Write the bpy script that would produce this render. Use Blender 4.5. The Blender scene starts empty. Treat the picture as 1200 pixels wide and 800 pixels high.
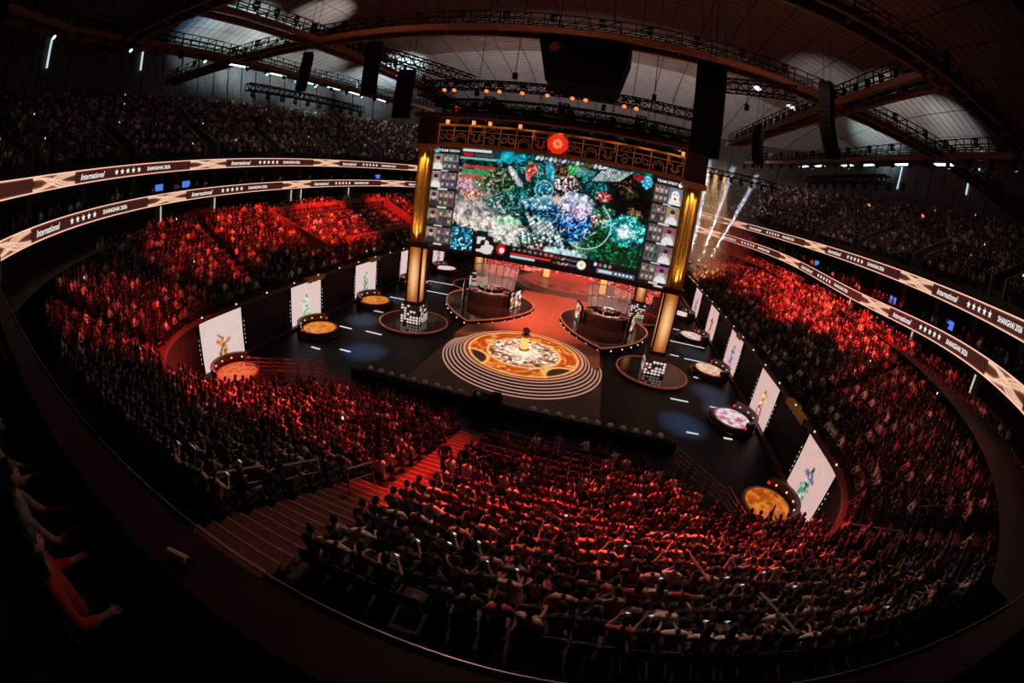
import bpy, math, random
import numpy as np
from mathutils import Vector, Matrix
random.seed(7); RNG = np.random.default_rng(11)
SC = bpy.context.scene
COL = SC.collection
PI = math.pi

# ------------------------------------------------------------------ camera (15 mm equisolid fisheye, as the photograph)
cam = bpy.data.cameras.new('camera'); cam_o = bpy.data.objects.new('camera', cam); COL.objects.link(cam_o)
cam.type = 'PANO'; cam.panorama_type = 'FISHEYE_EQUISOLID'
cam.sensor_width = 36; cam.sensor_height = 24; cam.sensor_fit = 'AUTO'
cam.fisheye_lens = 15.057; cam.fisheye_fov = math.radians(180)
cam.clip_start = 0.05; cam.clip_end = 500
CAM = Vector((4.954, -39.098, 13.618))
def cam_rot(yaw, pit, rol):
    return Matrix.Rotation(yaw, 3, 'Z') @ Matrix.Rotation(pit, 3, 'X') @ Matrix.Rotation(rol, 3, 'Y')
R_ = cam_rot(math.radians(10.630), math.radians(-20.8965), math.radians(-8.0683))
m3 = Matrix((R_.col[0], R_.col[2], -R_.col[1])).transposed()
cam_o.matrix_world = Matrix.Translation(CAM) @ m3.to_4x4()
SC.camera = cam_o
F_PX = 501.9
def project(p):                       # world point -> pixel of the 1200x800 frame (used only to pick the people who show largest)
    v = R_.transposed() @ (Vector(p) - CAM)
    rr = math.hypot(v.x, v.z); th = math.atan2(rr, v.y); k = 2 * F_PX * math.sin(th / 2) / max(rr, 1e-9)
    return 600 + v.x * k, 400 - v.z * k

# ------------------------------------------------------------------ world, exposure
W = bpy.data.worlds.new('world'); SC.world = W; W.use_nodes = True
W.node_tree.nodes['Background'].inputs[0].default_value = (0.55, 0.42, 0.40, 1)
W.node_tree.nodes['Background'].inputs[1].default_value = 0.0007
SC.view_settings.view_transform = 'Standard'; SC.view_settings.look = 'None'
SC.view_settings.exposure = 0.0; SC.view_settings.gamma = 1.0
SC.view_settings.use_curve_mapping = False
SC.cycles.max_bounces = 4; SC.cycles.diffuse_bounces = 1; SC.cycles.glossy_bounces = 2; SC.cycles.transmission_bounces = 4
SC.cycles.volume_bounces = 0; SC.cycles.transparent_max_bounces = 6; SC.cycles.sample_clamp_indirect = 3.0
SC.cycles.caustics_reflective = False; SC.cycles.caustics_refractive = False
SC.cycles.use_denoising = True

# ------------------------------------------------------------------ show rig lamps and added fill lamps
def spot(loc, tgt, col, power, deg, blend=0.5, radius=0.25, name='show_lamp'):
    l = bpy.data.lights.new(name, 'SPOT'); l.color = col; l.energy = power; l.spot_size = math.radians(deg); l.spot_blend = blend
    l.shadow_soft_size = radius
    o = bpy.data.objects.new(name, l); COL.objects.link(o); o.location = loc
    o.rotation_euler = (Vector(tgt) - Vector(loc)).to_track_quat('-Z', 'Y').to_euler(); return o
def lamp_area(loc, tgt, col, power, sx, sy, name='fill_lamp'):
    l = bpy.data.lights.new(name, 'AREA'); l.shape = 'RECTANGLE'; l.size = sx; l.size_y = sy; l.color = col; l.energy = power
    o = bpy.data.objects.new(name, l); COL.objects.link(o); o.location = loc
    o.rotation_euler = (Vector(tgt) - Vector(loc)).to_track_quat('-Z', 'Y').to_euler(); return o
RED = (1.0, 0.035, 0.02); WARM = (1.0, 0.55, 0.32); COOL = (0.45, 0.75, 1.0)
# red washes over the stands (source, target, power, angle)
for s, t, pw, ag in [
    ((-8, -4, 22), (-26, 3, 7.5), 110000, 30), ((-8, 4, 22), (-25, 18, 7.5), 90000, 30),
    ((-8, -8, 22), (-28, -9, 8.6), 70000, 26), ((-8, -9, 22), (-26.5, -17, 7.4), 34000, 28), ((-8, 0, 22), (-24, -2, 6), 22000, 34), ((-10, -10, 22), (-19.5, -27.5, 5.2), 36000, 30), ((-9, -10, 22), (-17.5, -26.5, 4.5), 40000, 16),
    ((-8, -12, 21), (-12, -23, 2.0), 50000, 38), ((-6, -12, 21), (-8.5, -28, 3.4), 85000, 20), ((-9, -12, 21), (-15.5, -24, 3.2), 60000, 18),
    ((-2, -12, 21), (-3, -25, 2.5), 34000, 30), ((4, -12, 21), (5, -27, 3.2), 62000, 34), ((0, -12, 21), (.3, -28.5, 4), 9000, 12),
    ((2, -12, 21), (2.4, -29.5, 4.2), 60000, 14), ((6, -12, 21), (9, -28.5, 3.6), 60000, 24), ((9, -12, 21), (14.0, -26.5, 3.6), 52000, 28), ((5, -12, 21), (6.5, -30.2, 4.2), 42000, 16),
    ((10, -4, 22), (28.8, 3, 8.5), 95000, 34), ((10, 4, 22), (28, 14, 8), 88000, 34), ((10, 8, 22), (26, 28, 7), 90000, 32),
    ((10, -6, 22), (29.8, -4, 9), 90000, 28), ((10, -8, 22), (29.5, -10, 8.8), 95000, 22), ((11, -9, 22), (28, -18, 7.5), 14000, 34), ((11, -10, 22), (20, -28, 6), 13000, 36),
]: spot(s, t, RED, pw, ag, 0.7)
# stage
spot((0, -12, 21), (0.2, -7.7, 0.7), (1.0, 0.5, 0.25), 2200, 34, 0.9)
spot((-3, -2, 20), (0, 4, 0.5), (1.0, 0.30, 0.17), 36000, 50, 0.9)
spot((3, 8, 21), (0, 17, 0.8), (1.0, 0.30, 0.23), 36000, 46, 0.8)
spot((2, 22, 14), (0, 30, 2), (1.0, 0.05, 0.03), 9000, 80, 0.8)
for x in (-6.3, 6.3): spot((x * .8, -3, 21), (x, 5, 2), (1.0, 0.55, 0.42), 15000, 34, 0.8)
for p in [(-11.5, -12.75), (12.85, -12.85)]: spot((p[0] * .62, -9.5, 22), (p[0], p[1], 0), (0.22, 0.5, 1.0), 85000, 11, 1.0)
for p in [(-15.5, -6.6), (-16.5, 1.0), (-15.3, 9.5), (16.2, -6.3), (16.5, 3.6), (16.5, 9.5), (16.7, -9.2)]:
    spot((p[0] * .75, p[1], 22), (p[0], p[1], 0), (0.4, 0.58, 1.0), 70000, 11, 1.0)
# added dim warm fill over the stands, with no fixtures of its own
for x, y, pw in [(-33, -20, 14), (-33, 5, 38), (-33, 25, 60), (32, -10, 22), (32, 12, 34), (32, 30, 55)]:
    lamp_area((x, y, 25.5), (x * 1.12, y, 14), (1.0, 0.48, 0.38), pw, 1.0, 6)
for x, y, pw in [(-14, -14, 25), (2, -16, 220), (14, -14, 240), (-20, 2, 190), (21, 2, 220)]:
    lamp_area((x, y, 25.4), (x * 1.25, y - 10 if abs(x) < 18 else y, 4), (1.0, 0.60, 0.48), pw, 2, 2)
for p, t, pw, ag in [((3, -19, 25), (4.5, -33.6, 5.5), 3600, 44), ((11, -18, 25), (13, -32, 5.5), 3600, 44), ((18, -14, 25), (24, -24, 6.5), 2500, 50)]: spot(p, t, (1.0, .5, .36), pw, ag, 1.0, .6, 'fill_lamp')
# uplights that wash the roof lining
for p, t, c, pw, ag in [
    ((-31, -8, 27.6), (-46.4, -2.4, 34.5), (.55, .85, .95), 2600, 46), ((-31, 2, 27.6), (-49, 6, 33.5), (.6, .88, .95), 2600, 44), ((-31, -13, 27.6), (-45.7, -8.7, 34.5), (.12, .45, .9), 900, 22),
    ((-23, 5, 27.6), (-36, 6, 37.5), (.85, .95, 1), 1300, 26), ((-28, 24, 27.6), (-36.4, 31.5, 35.5), (.6, .9, .98), 1600, 36), ((-28, 26, 27.6), (-44, 34, 32), (.65, .9, .98), 1500, 40), ((-31, 17, 27.6), (-50, 19, 31.5), (.65, .9, .98), 1600, 44),
    ((31, 1, 27.6), (40, 4, 36.6), (.7, .85, .9), 600, 50), ((31, 12, 27.6), (45, 18, 34.4), (.5, .85, .98), 1900, 34), ((23, 10, 27.6), (35, 15, 37.4), (.75, .85, .9), 350, 60), ((31, -5, 27.6), (44.7, -1.6, 35), (.6, .85, .95), 900, 30)]: spot(p, t, c, pw * 15, min(ag * 1.35, 80), 0.9)
for x in (-14, 0, 14): lamp_area((x, 24, 24.2), (x * 1.2, 52, 34), (1.0, 0.86, 0.82), 1500, 8, 2)  # added fill, no fixture, brightens the far lining
for x in (-14, 0, 14): lamp_area((x, -15, 28.5), (x * 1.3, 4, 42), (1.0, 0.33, 0.17), 260, 8, 2)  # added orange fill, no fixture, tints the near lining brown

# ------------------------------------------------------------------ materials
MATS = {}
def mat(name, col, rough=0.6, metal=0.0, noise=0.15, scale=6.0, emit=None, estr=0.0, bump=0.0, spec=0.5):
    if name in MATS: return MATS[name]
    m = bpy.data.materials.new(name); m.use_nodes = True; nt = m.node_tree; b = nt.nodes['Principled BSDF']
    b.inputs['Roughness'].default_value = rough; b.inputs['Metallic'].default_value = metal; b.inputs['Specular IOR Level'].default_value = spec
    tc = nt.nodes.new('ShaderNodeTexCoord'); nz = nt.nodes.new('ShaderNodeTexNoise'); nz.inputs['Scale'].default_value = scale; nz.inputs['Detail'].default_value = 3
    nt.links.new(tc.outputs['Object'], nz.inputs['Vector'])
    rp = nt.nodes.new('ShaderNodeValToRGB'); nt.links.new(nz.outputs['Fac'], rp.inputs[0])
    rp.color_ramp.elements[0].position = 0.3; rp.color_ramp.elements[1].position = 0.7
    rp.color_ramp.elements[0].color = tuple(c * (1 - noise) for c in col) + (1,)
    rp.color_ramp.elements[1].color = tuple(min(1, c * (1 + noise)) for c in col) + (1,)
    nt.links.new(rp.outputs[0], b.inputs['Base Color'])
    if bump:
        bp = nt.nodes.new('ShaderNodeBump'); bp.inputs['Strength'].default_value = bump; nt.links.new(nz.outputs['Fac'], bp.inputs['Height']); nt.links.new(bp.outputs[0], b.inputs['Normal'])
    if emit is not None:
        b.inputs['Emission Color'].default_value = tuple(emit) + (1,); b.inputs['Emission Strength'].default_value = estr
    MATS[name] = m; return m
def mat_attr(name, rough=0.7, emit=0.0, base=True, metal=0.0):   # colour from the mesh's colour attribute
    if name in MATS: return MATS[name]
    m = bpy.data.materials.new(name); m.use_nodes = True; nt = m.node_tree; b = nt.nodes['Principled BSDF']
    a = nt.nodes.new('ShaderNodeAttribute'); a.attribute_name = 'Col'
    b.inputs['Roughness'].default_value = rough; b.inputs['Metallic'].default_value = metal
    if base: nt.links.new(a.outputs['Color'], b.inputs['Base Color'])
    else: b.inputs['Base Color'].default_value = (0.01, 0.01, 0.01, 1)
    if emit: nt.links.new(a.outputs['Color'], b.inputs['Emission Color']); b.inputs['Emission Strength'].default_value = emit
    MATS[name] = m; return m
def emis(name, col, s): return mat(name, (0.02, 0.02, 0.02), 0.5, 0, 0.1, 5, col, s)

# ------------------------------------------------------------------ mesh helpers
class MB:
    def __init__(s): s.v = []; s.f = []
    def quad(s, a, b, c, d):
        n = len(s.v); s.v += [tuple(a), tuple(b), tuple(c), tuple(d)]; s.f.append((n, n + 1, n + 2, n + 3)); return s
    def box(s, c, d, rz=0.0):
        cx, cy, cz = c; hx, hy, hz = d[0] / 2, d[1] / 2, d[2] / 2; n = len(s.v); ca, sa = math.cos(rz), math.sin(rz)
        for z in (-hz, hz):
            for x, y in ((-hx, -hy), (hx, -hy), (hx, hy), (-hx, hy)): s.v.append((cx + x * ca - y * sa, cy + x * sa + y * ca, cz + z))
        for q in ((3, 2, 1, 0), (4, 5, 6, 7), (0, 1, 5, 4), (1, 2, 6, 5), (2, 3, 7, 6), (3, 0, 4, 7)): s.f.append(tuple(n + i for i in q))
        return s
    def beam(s, p, q, w, h=None, up=(0, 0, 1)):
        h = w if h is None else h; p = Vector(p); q = Vector(q); d = (q - p)
        if d.length < 1e-6: return s
        d.normalize(); u = Vector(up)
        if abs(d.dot(u)) > 0.98: u = Vector((0, 1, 0))
        x = d.cross(u).normalized(); y = x.cross(d); n = len(s.v)
        for e in (p, q):
            for a, b in ((-1, -1), (1, -1), (1, 1), (-1, 1)): s.v.append(tuple(e + x * a * w / 2 + y * b * h / 2))
        for t in ((3, 2, 1, 0), (4, 5, 6, 7), (0, 1, 5, 4), (1, 2, 6, 5), (2, 3, 7, 6), (3, 0, 4, 7)): s.f.append(tuple(n + i for i in t))
        return s
    def tube(s, p, q, r, n=6, r2=None):
        p = Vector(p); q = Vector(q); d = (q - p).normalized(); u = Vector((0, 0, 1)) if abs(d.z) < 0.95 else Vector((0, 1, 0))
        x = d.cross(u).normalized(); y = x.cross(d); k = len(s.v); r2 = r if r2 is None else r2
        for e, rr in ((p, r), (q, r2)):
            for i in range(n): a = 2 * PI * i / n; s.v.append(tuple(e + x * math.cos(a) * rr + y * math.sin(a) * rr))
        for i in range(n): j = (i + 1) % n; s.f.append((k + i, k + j, k + n + j, k + n + i))
        s.f.append(tuple(k + i for i in range(n - 1, -1, -1))); s.f.append(tuple(k + n + i for i in range(n))); return s
    def path(s, pts, r, n=6):
        for a, b in zip(pts, pts[1:]): s.tube(a, b, r, n)
        return s
    def lathe(s, prof, n=32, c=(0, 0, 0), a0=0.0, a1=2 * PI):
        full = abs(a1 - a0 - 2 * PI) < 1e-6; m = n if full else n + 1; k = len(s.v)
        for r, z in prof:
            for i in range(m): a = a0 + (a1 - a0) * i / n; s.v.append((c[0] + r * math.cos(a), c[1] + r * math.sin(a), c[2] + z))
        for j in range(len(prof) - 1):
            for i in range(n):
                i2 = (i + 1) % m if full else i + 1
                s.f.append((k + j * m + i, k + j * m + i2, k + (j + 1) * m + i2, k + (j + 1) * m + i))
        return s
    def disc(s, c, r, n=32):
        k = len(s.v)
        for i in range(n): a = 2 * PI * i / n; s.v.append((c[0] + r * math.cos(a), c[1] + r * math.sin(a), c[2]))
        s.f.append(tuple(range(k, k + n))); return s
    def prism(s, poly, z0, z1):
        n = len(poly); k = len(s.v)
        for z in (z0, z1):
            for x, y in poly: s.v.append((x, y, z))
        s.f.append(tuple(k + n + i for i in range(n))); s.f.append(tuple(k + i for i in range(n - 1, -1, -1)))
        for i in range(n): j = (i + 1) % n; s.f.append((k + i, k + j, k + n + j, k + n + i))
        return s
    def strip(s, A, B):
        k = len(s.v); n = len(A); s.v += [tuple(p) for p in A] + [tuple(p) for p in B]
        for i in range(n - 1): s.f.append((k + i, k + i + 1, k + n + i + 1, k + n + i))
        return s
    def ball(s, c, r, n=8, m=5, sc=(1, 1, 1)):
        k = len(s.v)
        for j in range(m + 1):
            t = PI * j / m
            for i in range(n): a = 2 * PI * i / n; s.v.append((c[0] + r * sc[0] * math.sin(t) * math.cos(a), c[1] + r * sc[1] * math.sin(t) * math.sin(a), c[2] + r * sc[2] * math.cos(t)))
        for j in range(m):
            for i in range(n): i2 = (i + 1) % n; s.f.append((k + j * n + i, k + (j + 1) * n + i, k + (j + 1) * n + i2, k + j * n + i2))
        return s
    def build(s, name, m, parent=None, off=(0, 0, 0), smooth=False):
        me = bpy.data.meshes.new(name)
        vv = [(x - off[0], y - off[1], z - off[2]) for x, y, z in s.v]
        me.from_pydata(vv, [], s.f); me.update()
        if smooth: me.polygons.foreach_set('use_smooth', [True] * len(me.polygons))
        if m is not None: me.materials.append(m)
        o = bpy.data.objects.new(name, me); COL.objects.link(o)
        if parent is not None: o.parent = parent
        return o
def tag(o, label=None, cat=None, group=None, kind=None):
    if label: o['label'] = label
    if cat: o['category'] = cat
    if group: o['group'] = group
    if kind: o['kind'] = kind
    return o
def thing(name, label, cat, loc=(0, 0, 0), rz=0.0, group=None):
    o = bpy.data.objects.new(name, None); COL.objects.link(o); o.location = loc; o.rotation_euler = (0, 0, rz); o.empty_display_size = 0.2
    return tag(o, label, cat, group)
KIDS = {}
def kids(o): return [c for c in o.children]
def dup(o, loc=None, rz=None, label=None, group=None):
    def cp(x, par):
        c = x.copy(); COL.objects.link(c)
        if par is not None: c.parent = par
        for ch in x.children: cp(ch, c)
        return c
    r = cp(o, None)
    if loc is not None: r.location = loc
    if rz is not None: r.rotation_euler = (0, 0, rz)
    if label: r['label'] = label
    if group: r['group'] = group
    return r
def np_mesh(name, V, Fq, m, cols=None, parent=None, smooth=False, tris=None):
    me = bpy.data.meshes.new(name); V = np.asarray(V, np.float32); Fq = np.asarray(Fq, np.int32)
    k = Fq.shape[1]; nf = len(Fq); me.vertices.add(len(V)); me.vertices.foreach_set('co', V.ravel())
    me.loops.add(nf * k); me.loops.foreach_set('vertex_index', Fq.ravel()); me.polygons.add(nf)
    me.polygons.foreach_set('loop_start', np.arange(0, nf * k, k, dtype=np.int32))
    me.update(calc_edges=True); me.validate()
    if smooth: me.polygons.foreach_set('use_smooth', np.ones(nf, bool))
    if cols is not None:
        a = me.attributes.new('Col', 'FLOAT_COLOR', 'POINT'); c = np.ones((len(V), 4), np.float32); c[:, :3] = cols; a.data.foreach_set('color', c.ravel())
    if m is not None: me.materials.append(m)
    o = bpy.data.objects.new(name, me); COL.objects.link(o)
    if parent is not None: o.parent = parent
    return o
TXT = {}
def text_geo(s, size=1.0, shear=0.0, bold=0.0):       # flat outline letters as (vertices 2D, faces), left-aligned at 0, baseline 0
    key = (s, shear, bold)
    if key not in TXT:
        cu = bpy.data.curves.new('lettering', 'FONT'); cu.body = s; cu.shear = shear; cu.offset = bold; cu.resolution_u = 2; cu.size = 1
        o = bpy.data.objects.new('lettering', cu); COL.objects.link(o); dg = bpy.context.evaluated_depsgraph_get()
        me = bpy.data.meshes.new_from_object(o.evaluated_get(dg)); v = np.array([p.co[:2] for p in me.vertices]); f = [tuple(p.vertices) for p in me.polygons]
        bpy.data.objects.remove(o); bpy.data.curves.remove(cu); bpy.data.meshes.remove(me); TXT[key] = (v, f)
    v, f = TXT[key]; return v * size, f
def text_on(s, size, fn, name, m, parent, shear=0.0, bold=0.0, centre=True):   # fn(u, v) -> local point
    v, f = text_geo(s, size, shear, bold)
    if centre: v = v - [(v[:, 0].min() + v[:, 0].max()) / 2, 0]
    b = MB(); b.v = [tuple(fn(x, y)) for x, y in v]; b.f = list(f); return b.build(name, m, parent)
ORD = ['zeroth', 'first', 'second', 'third', 'fourth', 'fifth', 'sixth', 'seventh', 'eighth', 'ninth', 'tenth', 'eleventh', 'twelfth', 'thirteenth', 'fourteenth', 'fifteenth', 'sixteenth', 'seventeenth', 'eighteenth', 'nineteenth']
def ordinal(n):
    if n < 20: return ORD[n]
    t = ['', '', 'twent', 'thirt', 'fort', 'fift', 'sixt', 'sevent', 'eight', 'ninet'][n // 10]
    return t + ('ieth' if n % 10 == 0 else 'y-' + ORD[n % 10])

# ------------------------------------------------------------------ painted LED pictures (colour per grid point)
class Canvas:
    def __init__(s, w, h, col=(0, 0, 0)): s.w, s.h = w, h; s.a = np.zeros((h, w, 3)); s.a[:] = col; s.X, s.Y = np.meshgrid((np.arange(w) + .5) / w, (np.arange(h) + .5) / h)
    def noise(s, freq, seed):           # smooth value noise, 0..1
        r = np.random.default_rng(seed); g = r.random((int(freq * s.h / s.w) + 3, int(freq) + 3)); x = s.X * freq; y = s.Y * freq * s.h / s.w
        i, j = x.astype(int), y.astype(int); fx, fy = x - i, y - j; fx = fx * fx * (3 - 2 * fx); fy = fy * fy * (3 - 2 * fy)
        return (g[j, i] * (1 - fx) + g[j, i + 1] * fx) * (1 - fy) + (g[j + 1, i] * (1 - fx) + g[j + 1, i + 1] * fx) * fy
    def mix(s, mask, col): mask = np.clip(mask, 0, 1)[..., None]; s.a = s.a * (1 - mask) + np.array(col) * mask; return s
    def rect(s, x0, y0, x1, y1, col, k=1.0): s.mix(((s.X >= x0) & (s.X <= x1) & (s.Y >= y0) & (s.Y <= y1)) * k, col); return s
    def blob(s, x, y, rx, ry, col, k=1.0, hard=2.0, rot=0.0):
        dx, dy = s.X - x, s.Y - y; c, n = math.cos(rot), math.sin(rot); u = (dx * c + dy * n) / rx; v = (-dx * n + dy * c) / ry
        s.mix(k * np.clip((1 - np.hypot(u, v)) * hard, 0, 1), col); return s
    def line(s, x0, y0, x1, y1, w, col, k=1.0):
        ar = s.h / s.w; dx, dy = x1 - x0, (y1 - y0) * ar; L = max(dx * dx + dy * dy, 1e-9); px, py = s.X - x0, (s.Y - y0) * ar
        t = np.clip((px * dx + py * dy) / L, 0, 1); d = np.hypot(px - t * dx, py - t * dy); s.mix(k * np.clip(1.5 - d / w, 0, 1), col); return s
    def ring(s, x, y, r, w, col, k=1.0, a0=-9, a1=9):
        ar = s.h / s.w; d = np.hypot(s.X - x, (s.Y - y) * ar); an = np.arctan2((s.Y - y) * ar, s.X - x)
        s.mix(k * np.clip(1.4 - np.abs(d - r) / w, 0, 1) * ((an >= a0) & (an <= a1)), col); return s
    def mesh(s, name, fn, m, parent=None):     # fn(u, v) with u to the right, v up -> arrays of points
        u = (np.arange(s.w)) / (s.w - 1); v = 1 - (np.arange(s.h)) / (s.h - 1); U, V = np.meshgrid(u, v); P = fn(U.ravel(), V.ravel())
        i = np.arange(s.w * s.h).reshape(s.h, s.w); F = np.stack([i[1:, :-1], i[1:, 1:], i[:-1, 1:], i[:-1, :-1]], -1).reshape(-1, 4)
        return np_mesh(name, P, F, m, s.a.reshape(-1, 3), parent)

# ================================================================== SETTING: floor, terraces, tiers
M_black = mat('black_floor', (0.011, 0.010, 0.011), 0.42, 0, 0.3, 3, spec=.12)
M_wallblk = mat('black_scrim', (0.010, 0.008, 0.009), 0.7, 0, 0.3, 2)
M_conc = mat('dark_terrace', (0.045, 0.036, 0.036), 0.85, 0, 0.2, 4)
M_concl = mat('parapet_concrete', (0.16, 0.13, 0.12), 0.8, 0, 0.15, 5)
M_hall = mat('hall_wall_panel', (0.075, 0.060, 0.056), 0.8, 0, 0.2, 0.6)
M_suite = mat('suite_dark', (0.03, 0.025, 0.024), 0.8, 0, 0.2, 2)
M_rail = mat('rail_steel', (0.32, 0.28, 0.27), 0.35, 0.8, 0.1, 5)
M_cap = mat('wall_cap_maroon', (0.085, 0.03, 0.024), 0.55, 0, 0.15, 4)
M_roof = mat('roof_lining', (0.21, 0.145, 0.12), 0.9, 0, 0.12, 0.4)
M_rib = mat('roof_seam', (0.04, 0.035, 0.033), 0.8, 0, 0.1, 2)
M_dark = mat('rig_black', (0.005, 0.0045, 0.0045), 0.7, 0, 0.2, 6, spec=.08)
M_brown = mat('gantry_brown', (0.19, 0.08, 0.045), 0.65, 0, 0.15, 2)
M_peach = emis('ribbon_edge', (1.0, 0.55, 0.40), 1.1)
M_white = emis('led_white', (1.0, 0.93, 0.88), 1.0)
M_slit = emis('daylight_slit', (0.62, 0.86, 0.95), 0.85)
M_carpet = mat('aisle_carpet', (0.12, 0.035, 0.032), 0.9, 0, 0.1, 8)
M_nose = mat('step_nosing', (0.22, 0.06, 0.055), 0.7, 0, 0.1, 8)

def slab(name, poly, z0, z1, m, label=None):
    return tag(MB().prism(poly, z0, z1).build(name, m), label, None, None, 'structure')
slab('floor', [(-45, -60), (45, -60), (45, 75), (-45, 75)], -0.4, 0.0, M_black)

YC, RC = -21.8, 8.0                                   # inner contour of the bowl: x = +-20, near end y = -29.8, corner radius 8
def bowl_pt(u, d):                                    # u = signed arc length at offset d from the centre of the near end
    s = 1 if u >= 0 else -1; a = abs(u); q = (RC + d) * PI / 2
    if a < 12: return (s * a, YC - RC - d), (0, 1), a
    if a < 12 + q:
        t = (a - 12) / (RC + d); return (s * (12 + (RC + d) * math.sin(t)), YC - (RC + d) * math.cos(t)), (-s * math.sin(t), math.cos(t)), 12 + RC * t
    e = a - 12 - q; return (s * (20 + d), YC + e), (-s, 0), 12 + RC * PI / 2 + e
def in_bowl(x, y): return (abs(x) / 31.8) ** 4.5 + (abs(min(y, 2) - 2) / 38.1) ** 4.5 < 1 and y < 44
def in_floor(x, y, m=0.0):
    if abs(x) > 20 - m or y < YC - RC + m: return False
    if y < YC and abs(x) > 12: return math.hypot(abs(x) - 12, y - YC) < RC - m
    return True
XR = [7.8, 9.6, 10.2, 10.5, 10.9, 11.3, 11.6, 18.6, 18.6, 18.6, 18.6]      # where each straight row of the front stand ends
XL = [6.9, 8.9, 10.2, 10.6, 10.9, 11.2, 11.6, 12.2, 13.5, 15.0, 17.0]
def z_front(k): return 0.5 + 0.255 * k
FR_PITCH = 0.85; N_FR = 11; FR_Y = -19.85
DB, ZB0, RISE = 0.85, 4.0, 0.425
def z_bowl(k): return ZB0 + RISE * k
AISLES = [0.0, 17.9, 31.0, 43.0, 55.0, 67.0, 79.0]
# front terrace, one tread per row
b = MB()
for k in range(N_FR):
    y0 = FR_Y - FR_PITCH * k; y1 = y0 - FR_PITCH
    lim = max([x for x in np.arange(0, 20, 0.25) if in_floor(x, y1 + .1, 0.05)]); x1, xl = min(XR[k] + .45, lim), -min(XL[k] + .45, lim)
    b.box(((x1 + xl) / 2, (y0 + y1) / 2, z_front(k) / 2), (x1 - xl, FR_PITCH, z_front(k)))
tag(b.build('floor_terrace', M_conc), kind='structure')
# bowl terrace
b = MB(); NB = 14
for k in range(NB):
    d0, d1 = DB * k, DB * (k + 1); z = z_bowl(k); zb = z_bowl(k - 1) if k else 0.0
    for s in (-1, 1):
        L = 12 + (RC + d0) * PI / 2 + 63; n = int(L / 1.0); pr = None
        for i in range(n + 1):
            f = i / n
            u0 = f * L; u1 = None
            (x, y), (nx, ny), si = bowl_pt(s * u0, d0)
            p = (x, y); q = (x - nx * DB, y - ny * DB)
            if not in_bowl(*q): pr = None; continue
            if pr is not None:
                a, c = pr
                b.quad((a[0], a[1], z), (p[0], p[1], z), (q[0], q[1], z), (c[0], c[1], z)); b.quad((a[0], a[1], zb), (p[0], p[1], zb), (p[0], p[1], z), (a[0], a[1], z))
            pr = (p, q)
tag(b.build('floor_bowl_terrace', M_conc), kind='structure')
# the wall behind the last bowl row (concourse)
def se(t, a, bb, yc, n, xc=0.0):
    c, s = math.cos(t), math.sin(t); r = (abs(c / a) ** n + abs(s / bb) ** n) ** (-1 / n); return xc + r * c, yc + r * s
# ribbon curve
RA, RB, RYC, RN, RXC = 33.0, 44.0, 2.0, 2.6, -1.5
NT = 900; T0, T1 = math.radians(-66), math.radians(250)
RIB = np.array([se(T0 + (T1 - T0) * i / NT, RA, RB, RYC, RN, RXC) for i in range(NT + 1)])     # from near right, round the far end, to near left
TAN = np.gradient(RIB, axis=0); TAN /= np.linalg.norm(TAN, axis=1)[:, None]; NIN = np.stack([-TAN[:, 1], TAN[:, 0]], 1)   # inward normal
ARC = np.concatenate([[0], np.cumsum(np.linalg.norm(np.diff(RIB, axis=0), axis=1))])
def rib_at(s, off=0.0):
    x = np.interp(s, ARC, RIB[:, 0]); y = np.interp(s, ARC, RIB[:, 1]); nx = np.interp(s, ARC, NIN[:, 0]); ny = np.interp(s, ARC, NIN[:, 1]); return x + nx * off, y + ny * off
def s_of(x, y): return ARC[np.argmin((RIB[:, 0] - x) ** 2 + (RIB[:, 1] - y) ** 2)]
def z_low(x, y): return 11.95 - (0.8 * math.exp(-((y + 1) / 15) ** 2) if x > 0 else 0)
def z_up(x, y): return 14.95 - (0.3 if x > 0 else 0)
RH = 0.95
VIS = [i for i in range(NT + 1) if RIB[i, 1] > -39.0]
I0, I1 = VIS[0], VIS[-1]
def offset_line(off, zf, dz=0.0, i0=I0, i1=I1, st=6):
    return [(RIB[i, 0] + NIN[i, 0] * off, RIB[i, 1] + NIN[i, 1] * off, zf(RIB[i, 0], RIB[i, 1]) + dz) for i in range(i0, i1 + 1, st)]
# concourse wall below the lower ribbon, suite floor, suite back wall, upper deck
b = MB(); b.strip(offset_line(-3.2, lambda x, y: 5.0), offset_line(-3.2, z_low, -0.2)); tag(b.build('wall_concourse', M_suite), kind='structure')
b = MB(); b.strip(offset_line(-3.2, lambda x, y: 9.4), offset_line(2.5, lambda x, y: 9.4)); tag(b.build('floor_concourse', M_suite), kind='structure')
b = MB(); b.strip(offset_line(-.15, z_low, -0.55), offset_line(-6, z_low, -0.55)); b.strip(offset_line(-.15, z_low, 0.35), offset_line(-6, z_low, 0.35)); tag(b.build('floor_suite_deck', M_suite), kind='structure')
b = MB(); b.strip(offset_line(-5, z_low, 0.2), offset_line(-5, z_up, 0)); tag(b.build('wall_suite', M_suite), kind='structure')
b = MB(); b.strip(offset_line(-.15, z_up, -0.5), offset_line(-6, z_up, -0.5)); tag(b.build('ceiling_suite', M_suite), kind='structure')
# upper tier terrace
NU, DU, RU = 15, 0.92, 0.58
def z_u(k): return 15.75 + RU * k
b = MB()
for k in range(NU):
    o0, o1 = -.5 - DU * k, -.5 - DU * (k + 1); A = offset_line(o0, lambda x, y: z_u(k)); Bq = offset_line(o1, lambda x, y: z_u(k)); C0 = offset_line(o0, lambda x, y: z_u(k - 1) if k else 15.0)
    b.strip(A, Bq); b.strip(C0, A)
tag(b.build('floor_upper_terrace', M_conc), kind='structure')
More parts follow.
